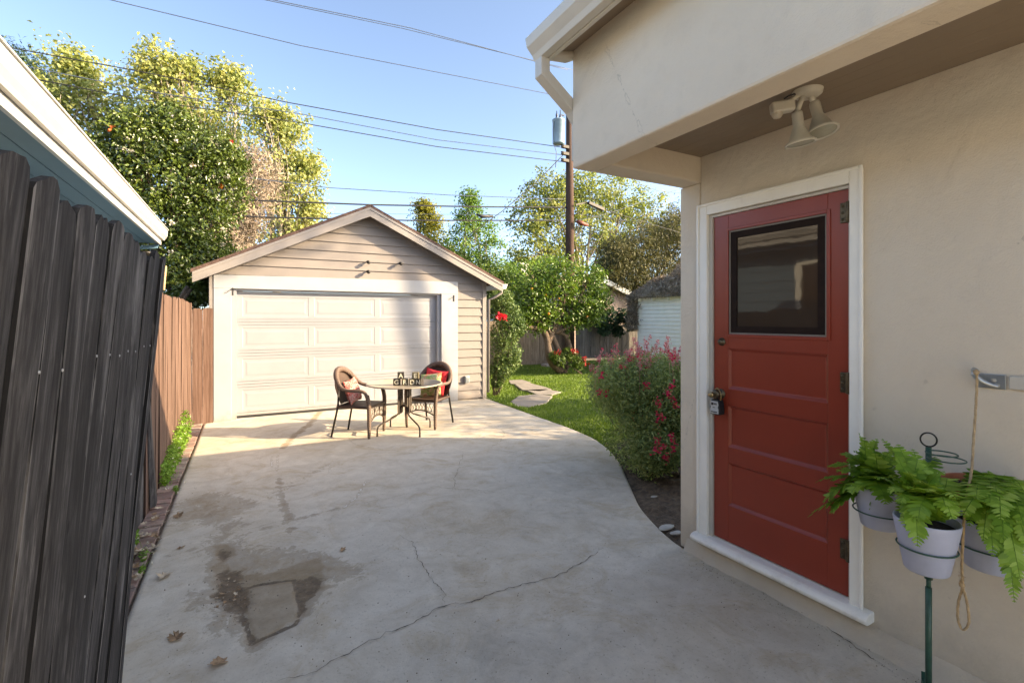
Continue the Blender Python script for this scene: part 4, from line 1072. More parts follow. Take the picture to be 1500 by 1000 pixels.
def pot(label, c, z, r0, r1, h, mat=None, name='flower_pot', grp='lavender pots on the plant stand', soil=True):
    p = thing(name, label, 'pot', (c[0], c[1], z), group=grp); mb = MB()
    mb.lathe([(0,0),(r1*.94,0),(r1,.006),(r0*.985,h-.02),(r0,h-.004),(r0*.985,h),(r0*.93,h-.002),(r0*.9,h-.02),(r0*.88,h-.05)], (0,0,0), 44); mb.build('pot_body', mat or M['pot'], p, world=False)
    if soil:
        mb = MB(); mb.lathe([(r0*.9,h-.028),(r0*.5,h-.018),(0,h-.015)], n=30); mb.build('potting_soil', M['soil'], p, world=False)
    return p
pot('lavender glazed pot in the front ring of the plant stand', PC['centre'], .645, .102, .070, .195)
pot('lavender pot behind the fern fronds, nearest the door casing', PC['left'], .675, .102, .072, .18)
pot('lavender pot in the right ring, below the terracotta bowl', PC['right'], .63, .115, .078, .19)
pot('orange terracotta bowl half hidden by fern, by the wall', PC['right'], .84, .148, .085, .115, M['terracotta'], 'terracotta_bowl', None)

def frond(parent, pts, L0, seed, dens=1.0):
    """one sword fern frond: rachis plus paired toothed leaflets along a space curve"""
    r = random.Random(seed); P = smooth_path(pts, 8); n = len(P)
    cum = [0]
    for a, b in zip(P[:-1], P[1:]): cum.append(cum[-1]+(b-a).length)
    T = cum[-1]; mb = MB(); mb.tube(P, [.0022*(1-.6*c/T) for c in cum], 4, rnd=.35)
    k = int(T/.0125*dens); up = Vector((0,0,1)); tw = r.uniform(-.5,.5)
    base_r = r.uniform(.1,.6)
    for i in range(k):
        s = (i+.5)/k; d = s*T; j = max(x for x in range(n) if cum[x] <= d+1e-9); j = min(j, n-2)
        p = P[j].lerp(P[j+1], (d-cum[j])/(cum[j+1]-cum[j]+1e-9)); tg = (P[j+1]-P[j]).normalized()
        sd = tg.cross(up); sd = sd.normalized() if sd.length > .05 else Vector((pd[0], pd[1], 0))
        nn = sd.cross(tg).normalized()
        env = min(1, s*6+.45)*(1-s**3.2)**.8*.96+.05
        for sg in (-1, 1):
            ll = L0*env*r.uniform(.85,1.12); dr = (sd*sg+tg*(.28+.25*s)-up*r.uniform(.05,.38)+nn*r.uniform(.0,.3)).normalized()
            wv = (tg-dr*tg.dot(dr)).normalized(); ww = min(.0098, ll*.22)*r.uniform(.85,1.2); nv = dr.cross(wv)
            a = p; curl = r.uniform(-.22,.05)
            def q(t_, w_): return a+dr*(ll*t_)+wv*(ww*w_)+nv*(ll*curl*t_*t_*sg*-1)-up*(ll*.14*t_*t_)
            vs = [q(0,-.45), q(0,.55), q(.16,-1.0), q(.14,1.15), q(.38,-.78), q(.36,.95), q(.40,-1.02), q(.40,1.05), q(.66,-.62), q(.64,.75), q(.68,-.8), q(.70,.8), q(.9,-.3), q(.9,.35), q(1,0)]
            fs = [(0,2,3,1),(2,4,5,3),(4,6,7,5),(6,8,9,7),(8,10,11,9),(10,12,13,11),(12,14,13)]
            mb.add(vs, fs, min(1, max(0, base_r+r.uniform(-.15,.3)+.35*s)))
    mb.build('frond', M['fern'], parent, fixn=False)
def W3(u, v, x): return PX(u, v, x)
def fern(label, crown, tips, L0, seed, name='fern'):
    f = thing(name, label, 'fern', crown, group='sword ferns on the plant stand'); c = Vector(crown)
    for k, tp in enumerate(tips):
        if len(tp) == 3: tip = Vector(tp); lift = .07
        else: tip = Vector(tp[:3]); lift = tp[3]
        r = random.Random(seed*31+k); st = c+Vector((r.uniform(-.03,.03), r.uniform(-.03,.03), 0))
        mid = st.lerp(tip, .45)+Vector((r.uniform(-.02,.02), r.uniform(-.02,.02), lift)); m0 = st.lerp(mid, .5)+Vector((0,0,lift*.55)); m1 = mid.lerp(tip, .55)+Vector((0,0,lift*.25))
        frond(f, [st, m0, mid, m1, tip], L0*r.uniform(.88,1.1), seed*100+k)
    return f
cl = (PC['left'][0], PC['left'][1], .84); cc = (PC['centre'][0], PC['centre'][1], .845); cr = (PC['right'][0]-.02, PC['right'][1], .93)
fern('fern with long fronds reaching left across the red door', cl,
     [W3(1183,757,2.38)+(.04,), W3(1195,706,2.42)+(.05,), W3(1212,682,2.45)+(.05,), W3(1230,664,2.50)+(.05,), W3(1258,634,2.50)+(.02,), W3(1285,642,2.55)+(.03,), W3(1246,722,2.36)+(.05,),
      W3(1258,712,2.34)+(.04,), W3(1282,664,2.40)+(.03,), W3(1268,748,2.42)+(.06,), W3(1305,660,2.58)+(.03,), W3(1240,690,2.42)+(.03,), W3(1290,700,2.30)+(.03,), W3(1225,720,2.46)+(.05,), W3(1310,700,2.4)+(.05,), W3(1215,752,2.36)+(.05,), W3(1270,690,2.32)+(.04,), W3(1250,660,2.44)+(.03,), W3(1298,738,2.28)+(.06,), W3(1275,655,2.5)+(.02,), W3(1265,640,2.42)+(.02,), W3(1225,690,2.38)+(.04,), W3(1205,735,2.38)+(.05,), W3(1240,668,2.38)+(.03,)], .066, 1)
fern('fern in the front lavender pot with fronds arching over its rim', cc,
     [W3(1292,642,2.36)+(.01,), W3(1337,657,2.42)+(.02,), W3(1344,800,2.15)+(.10,), W3(1325,772,2.17)+(.09,), W3(1312,665,2.25)+(.02,), W3(1330,690,2.2)+(.02,), W3(1280,700,2.22)+(.05,),
      W3(1395,760,2.16)+(.08,), W3(1390,700,2.45)+(.05,), W3(1370,668,2.5)+(.03,), W3(1402,730,2.2)+(.06,), W3(1300,720,2.2)+(.06,), W3(1345,705,2.16)+(.05,), W3(1384,690,2.3)+(.05,), W3(1318,735,2.14)+(.06,), W3(1362,720,2.12)+(.05,), W3(1385,742,2.15)+(.06,), W3(1345,760,2.13)+(.08,), W3(1312,700,2.2)+(.03,), W3(1350,680,2.3)+(.02,), W3(1375,710,2.2)+(.04,), W3(1330,715,2.13)+(.05,), W3(1315,650,2.34)+(.02,), W3(1345,668,2.3)+(.02,), W3(1300,668,2.3)+(.02,)], .064, 2)
fern('fern in the terracotta bowl with one frond trailing down at the right', cr,
     [W3(1486,882,2.36)+(.12,), W3(1440,790,2.3)+(.08,), W3(1505,800,2.35)+(.09,), W3(1500,750,2.42)+(.06,), W3(1470,702,2.6)+(.04,), W3(1425,702,2.55)+(.03,), W3(1405,745,2.35)+(.06,), W3(1455,815,2.3)+(.10,),
      W3(1515,735,2.5)+(.05,), W3(1480,770,2.3)+(.07,), W3(1420,770,2.28)+(.07,), W3(1450,740,2.3)+(.06,), W3(1495,850,2.3)+(.12,), W3(1520,790,2.4)+(.07,), W3(1440,715,2.4)+(.05,), W3(1480,725,2.4)+(.05,), W3(1466,760,2.27)+(.06,), W3(1500,720,2.5)+(.05,), W3(1470,790,2.25)+(.08,), W3(1430,730,2.3)+(.04,), W3(1460,720,2.35)+(.03,), W3(1500,770,2.3)+(.05,), W3(1410,755,2.25)+(.06,)], .060, 3)

# ------------------------------------------------------------------ left fences
def fence_boards(mb, A, B, zt, bw, th, lean=(0,0), normal=(1,0), dz=.02, gap=.004, step=.008, bot=-.03, splay=0., dog=.03, seed=1):
    r = random.Random(seed); A = Vector((A[0],A[1],0)); B = Vector((B[0],B[1],0)); L = (B-A).length; d = (B-A).normalized(); nn = Vector((normal[0], normal[1], 0)).normalized()
    s = 0
    while s < L-.02:
        w_ = min(bw*r.uniform(.92,1.08), L-s); z = zt+r.uniform(-dz, dz); o = nn*r.uniform(-step, step); tl = r.uniform(-splay, splay)
        p0 = A+d*(s+gap/2)+o; p1 = A+d*(s+w_-gap/2)+o; ks = [0, .06, .3, .5, .7, .93, 1]; nz = 6
        ln = Vector((lean[0], lean[1], 0)); vs = []; cup = r.uniform(-.004,.006)
        prof = [z-dog*(abs(2*k-1)**6)+r.uniform(-.006,.006) for k in ks]
        for side in (0, 1):
            for j in range(nz+1):
                t = j/nz
                for k, pr in zip(ks, prof):
                    zz = bot+(pr-bot)*t; q = p0.lerp(p1, k)+ln*zz+d*tl*t+nn*(th*side+cup*(1-(2*k-1)**2)+.004*math.sin(t*5+s*9))
                    vs.append(q+Vector((0,0,zz)))
        nk = len(ks); S_ = nk*(nz+1); fs = []
        for j in range(nz):
            for k in range(nk-1):
                a = j*nk+k; fs.append((a, a+1, a+nk+1, a+nk)); fs.append((a+S_, a+nk+S_, a+nk+1+S_, a+1+S_))
            fs.append((j*nk, (j+1)*nk, (j+1)*nk+S_, j*nk+S_)); fs.append((j*nk+nk-1, j*nk+nk-1+S_, (j+1)*nk+nk-1+S_, (j+1)*nk+nk-1))
        for k in range(nk-1): a = nz*nk+k; fs.append((a, a+1, a+1+S_, a+S_))
        f0 = len(mb.f); mb.add(vs, fs, r.random()); s += w_
        for q_ in range(f0, len(mb.f)):
            if abs(mb.f[q_][0]-mb.f[q_][3]) == S_: mb.r[q_] = 3.
        for j in range(nz):
            for k_ in ((0,) if r.random() < .7 else (0, nk-2)): q_ = f0+j*((nk-1)*2+2)+k_*2; mb.r[q_] = 2.; mb.r[q_+1] = 2.
df = thing('leaning_fence', 'blackened old board fence panel leaning over the driveway edge', 'fence', (-.55, 2.0, 0))
mb = MB(); fence_boards(mb, (-.555,-1.2), (-.50,2.70), 1.87, .142, .018, lean=(.082,.012), dz=.020, step=.005, gap=.007, splay=.006, dog=.035, seed=4, bot=-.05)
mb.build('fence_boards', M['fence_dark'], df)
mb = MB()
for z in (.35, 1.5): mb.bar((-.60+.08*z,-1.2,z), (-.545+.08*z,2.68,z), .04, .09)
mb.build('rail', M['fence_dark'], df)
mb = MB()
for i in range(26):
    y_ = -.9+i*.139+random.uniform(-.03,.03)
    for z, in ((1.49+random.uniform(-.012,.012)+.0,),) if i % 4 else ((1.49,), (.9+random.uniform(-.25,.1),)):
        xs = -.555+.055*(y_+1.2)/3.9+.018+.082*z+.004
        nm_ = MB(); nm_.lathe([(0,.002),(.0035,.001),(.004,-.001)], (xs+.001, y_, z), 8, Matrix.Rotation(pi/2, 4, 'Y')); nm_.build('nail', M['nailhead'], df)
bf = thing('side_fence', 'brown board fence in line with the garage, lower half overgrown with weeds', 'fence', (-.72, 6.5, 0))
mb = MB(); fence_boards(mb, (-.735,4.9), (-.735,8.80), 1.85, .14, .018, dz=.015, step=.005, seed=5, dog=.02)
mb.build('fence_boards', M['fence_brown'], bf)
mb = MB()
for z in (.4, 1.6): mb.bar((-.77,2.9,z), (-.77,8.8,z), .04, .09)
mb.build('rail', M['fence_dark'], bf)
of = thing('old_fence', 'dark rotten board fence behind the leaning panel with a slanting loose board', 'fence', (-.78, 4.3, 0))
mb = MB(); fence_boards(mb, (-.79,2.6), (-.75,4.88), 1.72, .14, .018, dz=.03, step=.012, seed=6)
mb.hexa([(-.70,5.02,.02),(-.665,5.06,.02),(-.675,5.2,.02),(-.71,5.16,.02),(-.72,4.86,1.2),(-.70,4.86,1.2),(-.71,5.0,1.2),(-.73,5.0,1.2)])
mb.build('fence_boards', M['fence_dark'], of)
cf = thing('corner_fence', 'two short brown boards closing the gap to the garage corner', 'fence', (-.58, 8.82, 0))
mb = MB(); fence_boards(mb, (-.715,8.835), (-.435,8.835), 1.765, .14, .018, normal=(0,-1), dz=.004, step=.002, seed=7, dog=.02)
mb.build('fence_boards', M['fence_brown'], cf)

# ------------------------------------------------------------------ blue neighbour house
bh = thing('blue_house', 'blue neighbouring house with white gutter behind the leaning fence', 'house', (-1.6, 3, 0))
mb = MB(); z = 0.0
mb.box(-1.75, -1.6, -5, 8.30, 0, 2.66)
while z < 2.6:
    mb.hexa([(-1.599,-5,z),(-1.578,-5,z),(-1.578,8.3,z),(-1.599,8.3,z),(-1.599,-5,z+.155),(-1.590,-5,z+.155),(-1.590,8.3,z+.155),(-1.599,8.3,z+.155)]); z += .155
mb.build('wall', M['blue_wall'], bh)
mb = MB(); x = -1.62
for x0, x1 in ((-1.60,-1.392),(-1.386,-1.232),(-1.226,-1.082)): mb.box(x0, x1, -5, 8.45, 2.662, 2.68)
mb.build('soffit', M['blue'], bh, bevel=.002)
mb = MB(); mb.box(-1.079, -1.052, -5, 8.46, 2.645, 2.80); mb.build('fascia', M['gutter_white'], bh, bevel=.002)
mb = MB(); prof = [(-1.049,2.715),(-1.020,2.715),(-1.008,2.74),(-.985,2.775),(-.980,2.86),(-.985,2.872),(-.992,2.865),(-1.049,2.865)]
mb.prism(prof, 'y', -5, 8.50); mb.prism([(-.983,2.862),(-.968,2.862),(-.968,2.874),(-.983,2.874)], 'y', -5, 8.5); mb.build('gutter', M['gutter_white'], bh, bevel=.002)
mb = MB(); mb.hexa([(-3.6,-5,3.55),(-1.045,-5,2.805),(-1.045,8.5,2.805),(-3.6,8.5,3.55),(-3.6,-5,3.6),(-1.045,-5,2.862),(-1.045,8.5,2.862),(-3.6,8.5,3.6)]); mb.build('roof', M['shingle_grey'], bh)
mb = MB(); frame(mb, -1.577, -1.555, 3.35, 4.25, 1.30, 2.45, .085); w_ = mb.build('window', M['white'], bh, bevel=.003)
mb = MB(); mb.box(-1.576, -1.570, 3.43, 4.17, 1.38, 2.37); mb.build('pane', M['glass'], w_)
mb = MB(); mb.hexa([(-1.35,8.452,2.56),(-1.10,8.452,2.60),(-1.10,8.50,2.60),(-1.35,8.50,2.56),(-1.35,8.452,2.60),(-1.08,8.452,2.66),(-1.08,8.50,2.66),(-1.35,8.50,2.60)]); mb.build('eave_return', M['blue'], bh)
mb = MB(); mb.lathe([(0,-.05),(.06,-.045),(.09,-.01),(.09,.02),(0,.03)], (-1.22,8.42,2.52), 20); mb.build('eave_lamp', M['iron'], bh)

# ------------------------------------------------------------------ back fence, gate, shed, far houses
rf = thing('back_fence', 'weathered grey brown board fence behind the orange tree', 'fence', (8.2, 14.9, 0))
mb = MB(); fence_boards(mb, (6.6,14.9), (10.45,14.75), 1.52, .15, .02, normal=(0,-1), dz=.01, step=.006, seed=8, bot=.12, dog=.005)
mb.build('fence_boards', M['fence_grey'], rf)
mb = MB(); mb.box(6.6, 10.4, 14.80, 14.87, -.02, .13); mb.build('kickboard', M['fence_grey'], rf)
gf = thing('grey_fence', 'silver grey fence panel with a top rail right of the pole', 'fence', (11.5, 14.4, 0))
mb = MB(); fence_boards(mb, (10.55,14.5), (14.6,13.9), 1.36, .15, .02, normal=(0,-1), dz=.004, step=.006, seed=9, bot=.22, dog=0)
mb.build('fence_boards', M['fence_grey2'], gf)
mb = MB(); mb.bar((10.55,14.45,1.38), (14.6,13.85,1.38), .07, .05); mb.bar((10.55,14.45,.2), (14.6,13.85,.2), .07, .08); mb.build('rail', M['fence_grey2'], gf)
mb = MB(); mb.box(9.98,10.10,14.2,14.32,0,1.75); mb.build('post', M['fence_brown'], gf)
kb = MB(); kb.box(8.9, 9.5, 13.9, 14.25, -.04, .07); tag(kb.build('paving_stone', M['flag'], bevel=.03), 'flat grey edging stone at the foot of the back fence', 'stone')

sh = thing('white_shed', 'white clapboard shed with dead vine covering its roof', 'shed', (12, 12.7, 0))
mb = MB(); x_ = 12.0; z = 0
mb.box(x_, x_+.1, 9.6, 12.78, 0, 2.24)
while z < 2.2:
    mb.hexa([(x_-.034,9.6,z),(x_-.001,9.6,z),(x_-.001,12.79,z),(x_-.034,12.79,z),(x_-.004,9.6,z+.120),(x_-.001,9.6,z+.120),(x_-.001,12.79,z+.120),(x_-.004,12.79,z+.120)]); z += .127
mb.box(x_, x_+3, 12.70, 12.779, 0, 2.2)
mb.build('wall', M['white'], sh)
mb = MB(); mb.box(x_-.05, x_-.023, 12.70, 12.80, 0, 2.25); mb.box(x_-.045, x_-.0, 9.6, 12.8, 2.245, 2.31)
for yy in (10.6, 11.3, 12.0, 12.6): mb.box(x_-.16, x_-.046, yy, yy+.07, 2.20, 2.30)
mb.build('trim', M['white'], sh)
mb = MB(); mb.hexa([(x_-.22,9.4,2.30),(x_+1.6,9.4,3.0),(x_+1.6,12.95,3.0),(x_-.22,12.95,2.30),(x_-.22,9.4,2.36),(x_+1.6,9.4,3.06),(x_+1.6,12.95,3.06),(x_-.22,12.95,2.36)])
mb.prism([(9.5,2.31),(12.0,2.31),(9.5,3.0)], 'x', x_-.03, x_+.02)
mb.build('roof', M['shingle_grey'], sh)
N = 16000
uu = RNG.uniform(0,1,N); vv = RNG.uniform(0,1,N)
y_ = 9.5+vv*3.6; xx = x_-.35+uu*1.7; hgt_ = np.clip(.15+.9*(13.1-y_)/2.2, .05, 1.15)*np.clip(.3+uu*1.5, 0, 1)
zz = 2.34+(xx-x_+.25)*.38+RNG.uniform(0,1,N)**1.2*hgt_*(.8+.3*np.sin(y_*4)+.2*np.sin(xx*7))
sel = (zz-2.34) < 1.8
Pv = np.stack([xx, y_, zz], 1)[sel]
n2 = 2500; P2 = np.stack([x_-.12+RNG.normal(0,.10,n2), 12.95+RNG.normal(0,.12,n2), RNG.uniform(1.2,2.4,n2)], 1)
tag(leaves('dead_vine', np.concatenate([Pv, P2]), .17, M['thatch'], aspect=.13, up=.3, szvar=.6), 'tangle of dead brown vine heaped over the white shed roof', 'vine')
def far_house(label, wallpoly, wallmat, roofpoly, roofmat, y0, y1, ch_=None, rake=None):
    o = thing('neighbour_house', label, 'house', (wallpoly[0][0], y0, 0), group='houses beyond the back fence')
    mb = MB(); mb.prism(wallpoly, 'y', y0, y1); mb.build('wall', wallmat, o)
    mb = MB(); mb.prism(roofpoly, 'y', y0-.3, y1+.3); r_ = mb.build('roof', roofmat, o)
    if ch_: mb = MB(); mb.box(*ch_); mb.build('chimney', M['white'], r_, bevel=.02)
    if rake: mb = MB(); mb.bar(rake[0], rake[1], .08, .22); mb.build('rake_board', M['white'], o)
a = PY(740,440,24); b = PY(835,440,24); pk = PY(780,392,24)
far_house('far house with faded pink roof and white chimney between the trees', [(a[0],0),(b[0]+2,0),(b[0]+2,2.6),(a[0],2.6)], M['gutter_beige'],
          [(a[0]-.5,2.5),(b[0]+2.5,2.5),(b[0]+.8,4.1),(a[0]+1.0,4.1)], M['roof_pink'], 24, 30, (PY(762,400,25)[0], PY(774,400,25)[0], 25, 25.4, 3.6, PY(768,385,25)[2]))
a = PY(845,470,18); b = PY(934,444,18); p2 = PY(888,418,18)
far_house('low brown house with white gable rake behind the grey fence', [(a[0]-1,0),(b[0]+.3,0),(b[0]+.3,b[2]),(p2[0],p2[2]-.1),(a[0]-1,2.0)], m_basic('brown_stucco', (.30,.22,.18), .85),
          [(b[0]+.4,b[2]),(p2[0],p2[2]),(a[0]-1.2,2.1),(a[0]-1.2,2.25),(p2[0],p2[2]+.12),(b[0]+.5,b[2]+.1)], M['shingle_grey'], 18, 23, None, ((b[0]+.45,17.68,b[2]-.02),(p2[0]-.4,17.68,p2[2]+.2)))

# ------------------------------------------------------------------ utility pole, wires
pb = (10.29, 14.5)
up = thing('utility_pole', 'tall dark wooden utility pole with transformer behind the yard', 'utility pole', (pb[0], pb[1], 0))
mb = MB(); mb.tube([(pb[0],pb[1],-.1),(pb[0]-.0,pb[1],5.5),(pb[0]-.03,pb[1],9.6)], [.175,.15,.11], 16); mb.build('pole', M['pole'], up)
mb = MB(); tc = PY(818,193,14.35); mb.lathe([(0,-.44),(.19,-.44),(.205,-.42),(.21,-.40),(.21,.36),(.225,.37),(.225,.41),(.12,.45),(0,.46)], tc, 24); tr = mb.build('transformer', M['transformer'], up)
mb = MB()
for dx, L_ in ((-.07,.28),(.08,.34)):
    c = Vector(tc)+Vector((dx,0,.44)); mb.lathe([(0,0),(.03,0),(.05,.04),(.03,.06),(.05,.10),(.03,.12),(.045,.16),(.02,.18),(.015,L_),(0,L_)], c, 10)
mb.tube([Vector(tc)+Vector((-.2,-.05,.3)),Vector(tc)+Vector((-.26,-.05,0)),Vector(tc)+Vector((-.22,-.05,-.5)),Vector(tc)+Vector((-.12,-.05,-.75)),Vector(tc)+Vector((-.15,-.05,-1.3))], .012, 5)
mb.build('bushing', M['wire_blue'], tr)
mb = MB()
for v_ in (216, 226, 236):
    c = Vector(PY(828,v_,14.4)); mb.box(c.x-.14, c.x+.1, 14.30, 14.42, c.z-.05, c.z+.05); mb.lathe([(0,-.06),(.05,-.05),(.03,0),(.05,.05),(0,.06)], c+Vector((-.17,-.05,0)), 10)
for v_ in (170,183,200,213): c = Vector(PY(828,v_,14.4)); mb.box(c.x-.16, c.x-.05, 14.38, 14.42, c.z-.015, c.z+.015)
mb.bar(PY(819,152,14.3), PY(829,143,14.3), .12, .1)
mb.build('bracket', M['iron'], up)
mb = MB(); mb.bar(PY(862,297,14.2), PY(884,307,14.2), .13, .10); mb.bar(PY(843,300,14.3), PY(864,296,14.3), .05, .05); mb.build('splice_box', M['iron'], up)
mb = MB(); mb.tube([PY(845,324,14.2),PY(852,327,14.2),PY(861,330,14.2)], [.05,.09,.05], 8); mb.build('splice_sleeve', M['petal_orange'] if 0 else m_basic('rust_sleeve', (.16,.035,.02), .6), up)
def wire(label, pts, r, mat, sag=0.0, nm='overhead_wire'):
    P = [Vector(PY(*p)) for p in pts]; out = []
    for a_, b_ in zip(P[:-1], P[1:]):
        for i in range(12): t = i/12; out.append(a_.lerp(b_, t)-Vector((0,0,sag*4*t*(1-t))))
    out.append(P[-1]); mb = MB(); mb.tube(out, r, 5)
    return tag(mb.build(nm, mat, fixn=False), label, 'wire', 'overhead wires')
wire('uppermost single wire crossing the open sky to the eave', [(120,-10,14.5),(440,67,14.5),(800,137,14.5),(835,147,14.5)], .011, M['wire_blue'])
wire('upper wire of the close pair at the top edge of the sky', [(340,-12,14.5),(600,41,14.5),(832,103,14.5)], .011, M['wire_blue'])
wire('lower wire of the close pair at the top edge of the sky', [(330,-12,14.9),(590,42,14.9),(840,103,14.9)], .010, M['wire_blue'])
wire('highest of the three power lines ending below the transformer', [(-40,60,14.5),(200,104,14.5),(420,150,14.5),(640,190,14.5),(824,216,14.5)], .013, M['cable'])
wire('middle of the three power lines ending below the transformer', [(-40,82,14.5),(240,138,14.5),(440,167,14.5),(640,205,14.5),(824,227,14.5)], .011, M['wire_blue'])
wire('lowest of the three power lines ending below the transformer', [(-40,98,14.5),(200,145,14.5),(440,180,14.5),(640,215,14.5),(824,237,14.5)], .013, M['cable'])
wire('thin cable above the two thick ones, meeting the pole mid height', [(200,240,14.5),(480,275,14.5),(660,286,14.5),(828,292,14.5)], .012, M['wire_blue'])
wire('thick black cable passing just behind the garage peak', [(120,262,14.5),(380,294,14.5),(540,300,14.5),(700,303,14.5),(834,304,14.5)], .024, M['cable'])
wire('thick black cable passing behind the garage roof slope', [(100,300,14.5),(380,318,14.5),(600,323,14.5),(834,323,14.5)], .022, M['cable'])
wire('faint thin wire between the two thick cables', [(480,313,16),(650,314,16),(840,316,16)], .007, M['wire_blue'])
wire('guy wire slanting down left from the pole below the transformer', [(824,228,14.4),(785,268,14.4),(735,310,14.4),(690,342,14.4)], .014, M['cable'])
wire('service wire running right from the pole behind the citrus crown', [(862,297,14.2),(900,312,14.2),(960,330,14.2),(1010,345,14.2)], .012, M['cable'])
wire('bare service wire rising right from the pole behind the overhang', [(840,325,14.3),(900,310,14.3),(950,292,14.3),(1010,272,14.3)], .010, M['wire_blue'])
wire('twin splice wire looping right of the pole', [(842,312,14.3),(870,318,14.3),(930,325,14.3),(1010,312,14.3)], .010, M['cable'])
wire('thin wire dropping to the right behind the overhang', [(930,268,14.8),(965,280,14.8),(1010,284,14.8)], .010, M['wire_blue'])
mb = MB(); mb.tube([PY(698,314,14.4),PY(706,317,14.4),PY(722,317,14.4)], [.03,.06,.04], 8); tag(mb.build('cable_splice', M['cable'], fixn=False), 'black splice sleeve on the guy wire above the garage roof', 'splice')

# ------------------------------------------------------------------ trees and shrubs
def B(u, v, y, rpx, zs=1.):
    p = PY(u, v, y); d_ = p[0]*DV[0]+p[1]*DV[1]; r = rpx*d_/F; return (p, (r, r, r*zs))
def base_at(u, y): p = PY(u, 467, y); return (p[0], p[1], -.07)
tree('sycamore_tree', 'tall yellow green sycamore at the far left above the blue eave', base_at(110,25), [B(105,120,25,38),(B(150,150,25,45)),B(90,175,25,45),B(150,205,25,45),B(195,180,25,35),B(60,150,25,35),B(205,225,25,40),B(110,95,25,22)], .15, M['foliage_syc'], M['bark_pale'], .22, 64, 17, .42, spread=.24, group='sycamores left of the garage', aspect=.75, twig=1.3)
tree('sycamore_tree', 'tall sycamore with twin pointed tops over the flowering shrub', base_at(270,23), [B(232,90,23,24),B(222,118,23,28),B(265,130,23,38),B(240,165,23,42),B(300,165,23,42),B(330,110,23,20),B(345,135,23,26),B(290,205,23,45),B(330,215,23,40),B(275,105,23,20)], .14, M['foliage_syc'], M['bark_pale'], .22, 56, 17, .38, spread=.24, group='sycamores left of the garage', aspect=.75, twig=1.5)
tree('sycamore_tree', 'spreading sycamore whose right edge meets the sky above the garage roof', base_at(400,21), [B(400,165,21,22),B(385,190,21,30),B(420,185,21,24),B(430,222,21,30),B(400,240,21,40),B(455,245,21,18),B(440,275,21,32),B(380,280,21,42),B(425,315,21,38),B(455,310,21,18),B(400,350,21,40),B(450,345,21,22),B(345,300,21,40),B(340,340,21,40)], .13, M['foliage_syc'], M['bark_pale'], .2, 50, 17, .35, spread=.24, group='sycamores left of the garage', aspect=.75, twig=1.5)
tree('pine_tree', 'dark green pine at the top left corner behind the eave', base_at(10,28), [B(10,80,28,28,.6),B(40,105,28,26,.5),B(70,130,28,20,.5),B(20,130,28,40,.8),B(60,165,28,35)], .22, M['foliage_pine'], M['bark'], .3, 40, 26, .6, aspect=.2)
# camellia with flowers
cam_blobs = [B(180,215,11,38),B(230,215,11,45),B(280,220,11,45),B(325,235,11,30),B(160,250,11,40),B(210,265,11,50),B(270,270,11,50),B(320,280,11,38),B(230,320,11,50),B(290,330,11,45),B(250,370,11,45),B(305,375,11,30),B(260,410,11,40),B(295,420,11,30),B(200,190,11,22),B(250,180,11,22)]
cm = tree('camellia_tree', 'dense dark glossy tree dotted with cream and a few orange flowers behind the brown fence', base_at(262,11), cam_blobs, .070, M['foliage_cam'], M['bark_orange'], .09, 110, 34, .19, shell=.75, aspect=.5, up=.25, twig=1.2, droop=.5, fork=.5)
for mat_, nm, cnt, sz in ((M['petal_white'], 'cream_flower', 34, .10), (M['petal_orange'], 'orange_flower', 3, .08), (M['petal_red'], 'red_flower', 1, .09)):
    pts = []
    for _ in range(cnt):
        c, r = random.choice(cam_blobs); dd = Vector((random.gauss(.3,.7), random.gauss(-.9,.5), random.gauss(.2,.6))).normalized()
        ctr = Vector(c)+Vector((dd.x*r[0], dd.y*r[1], dd.z*r[2]))*1.08
        pts = [ctr+Vector((random.gauss(0,.022), random.gauss(0,.022), random.gauss(0,.022))) for _ in range(14)]
        leaves(nm, [tuple(p) for p in pts], .045, mat_, cm, aspect=.9, up=.2)
tree('dry_vine_shrub', 'tangled beige dead vine shrub rising behind the garage roof', base_at(345,15.2), [B(365,240,15.2,22),B(380,270,15.2,28),B(350,280,15.2,30),B(335,320,15.2,32),B(365,315,15.2,26),B(320,360,15.2,32),B(345,350,15.2,25)], .16, M['thatch'], M['bark_pale'], .06, 80, 26, .35, aspect=.12, up=0, cat='shrub', twig=3)
tree('conifer_tree', 'yellow green conifer with a pointed top behind the garage roof', base_at(627,21), [B(621,305,21,8,1.4),B(626,325,21,16),B(630,348,21,24),B(640,375,21,32),B(650,400,21,36)], .15, M['foliage_yellow'], M['bark'], .12, 55, 22, .35, aspect=.4)
tree('birch_tree', 'airy light green tree with a pointed crown right of the garage peak', base_at(695,19), [B(688,292,19,9,1.3),B(688,318,19,18),B(680,345,19,26),B(710,345,19,22),B(670,380,19,34),B(715,378,19,32),B(695,410,19,36),B(735,400,19,20)], .12, M['foliage_green'], M['bark_pale'], .10, 42, 24, .34, aspect=.5, twig=1.5)
tree('broadleaf_tree', 'mid green bushy tree low behind the right roof slope', base_at(690,16.5), [B(665,385,16.5,22),B(700,400,16.5,28),B(735,420,16.5,28),B(720,440,16.5,28),B(750,450,16.5,25)], .11, M['foliage_mid'], M['bark'], .10, 60, 26, .3, aspect=.55)
tree('sycamore_tree', 'large pale green sycamore behind the utility pole', base_at(850,27), [B(800,285,27,30),B(840,275,27,28),B(775,320,27,30),B(820,320,27,40),B(870,290,27,36),B(910,285,27,36),B(945,310,27,34),B(890,325,27,40),B(850,350,27,40),B(780,365,27,34),B(820,385,27,36),B(765,395,27,22),B(930,345,27,40),B(975,335,27,24),B(900,370,27,30)], .18, M['foliage_syc2'], M['bark_pale'], .25, 60, 26, .55, aspect=.7, twig=2)
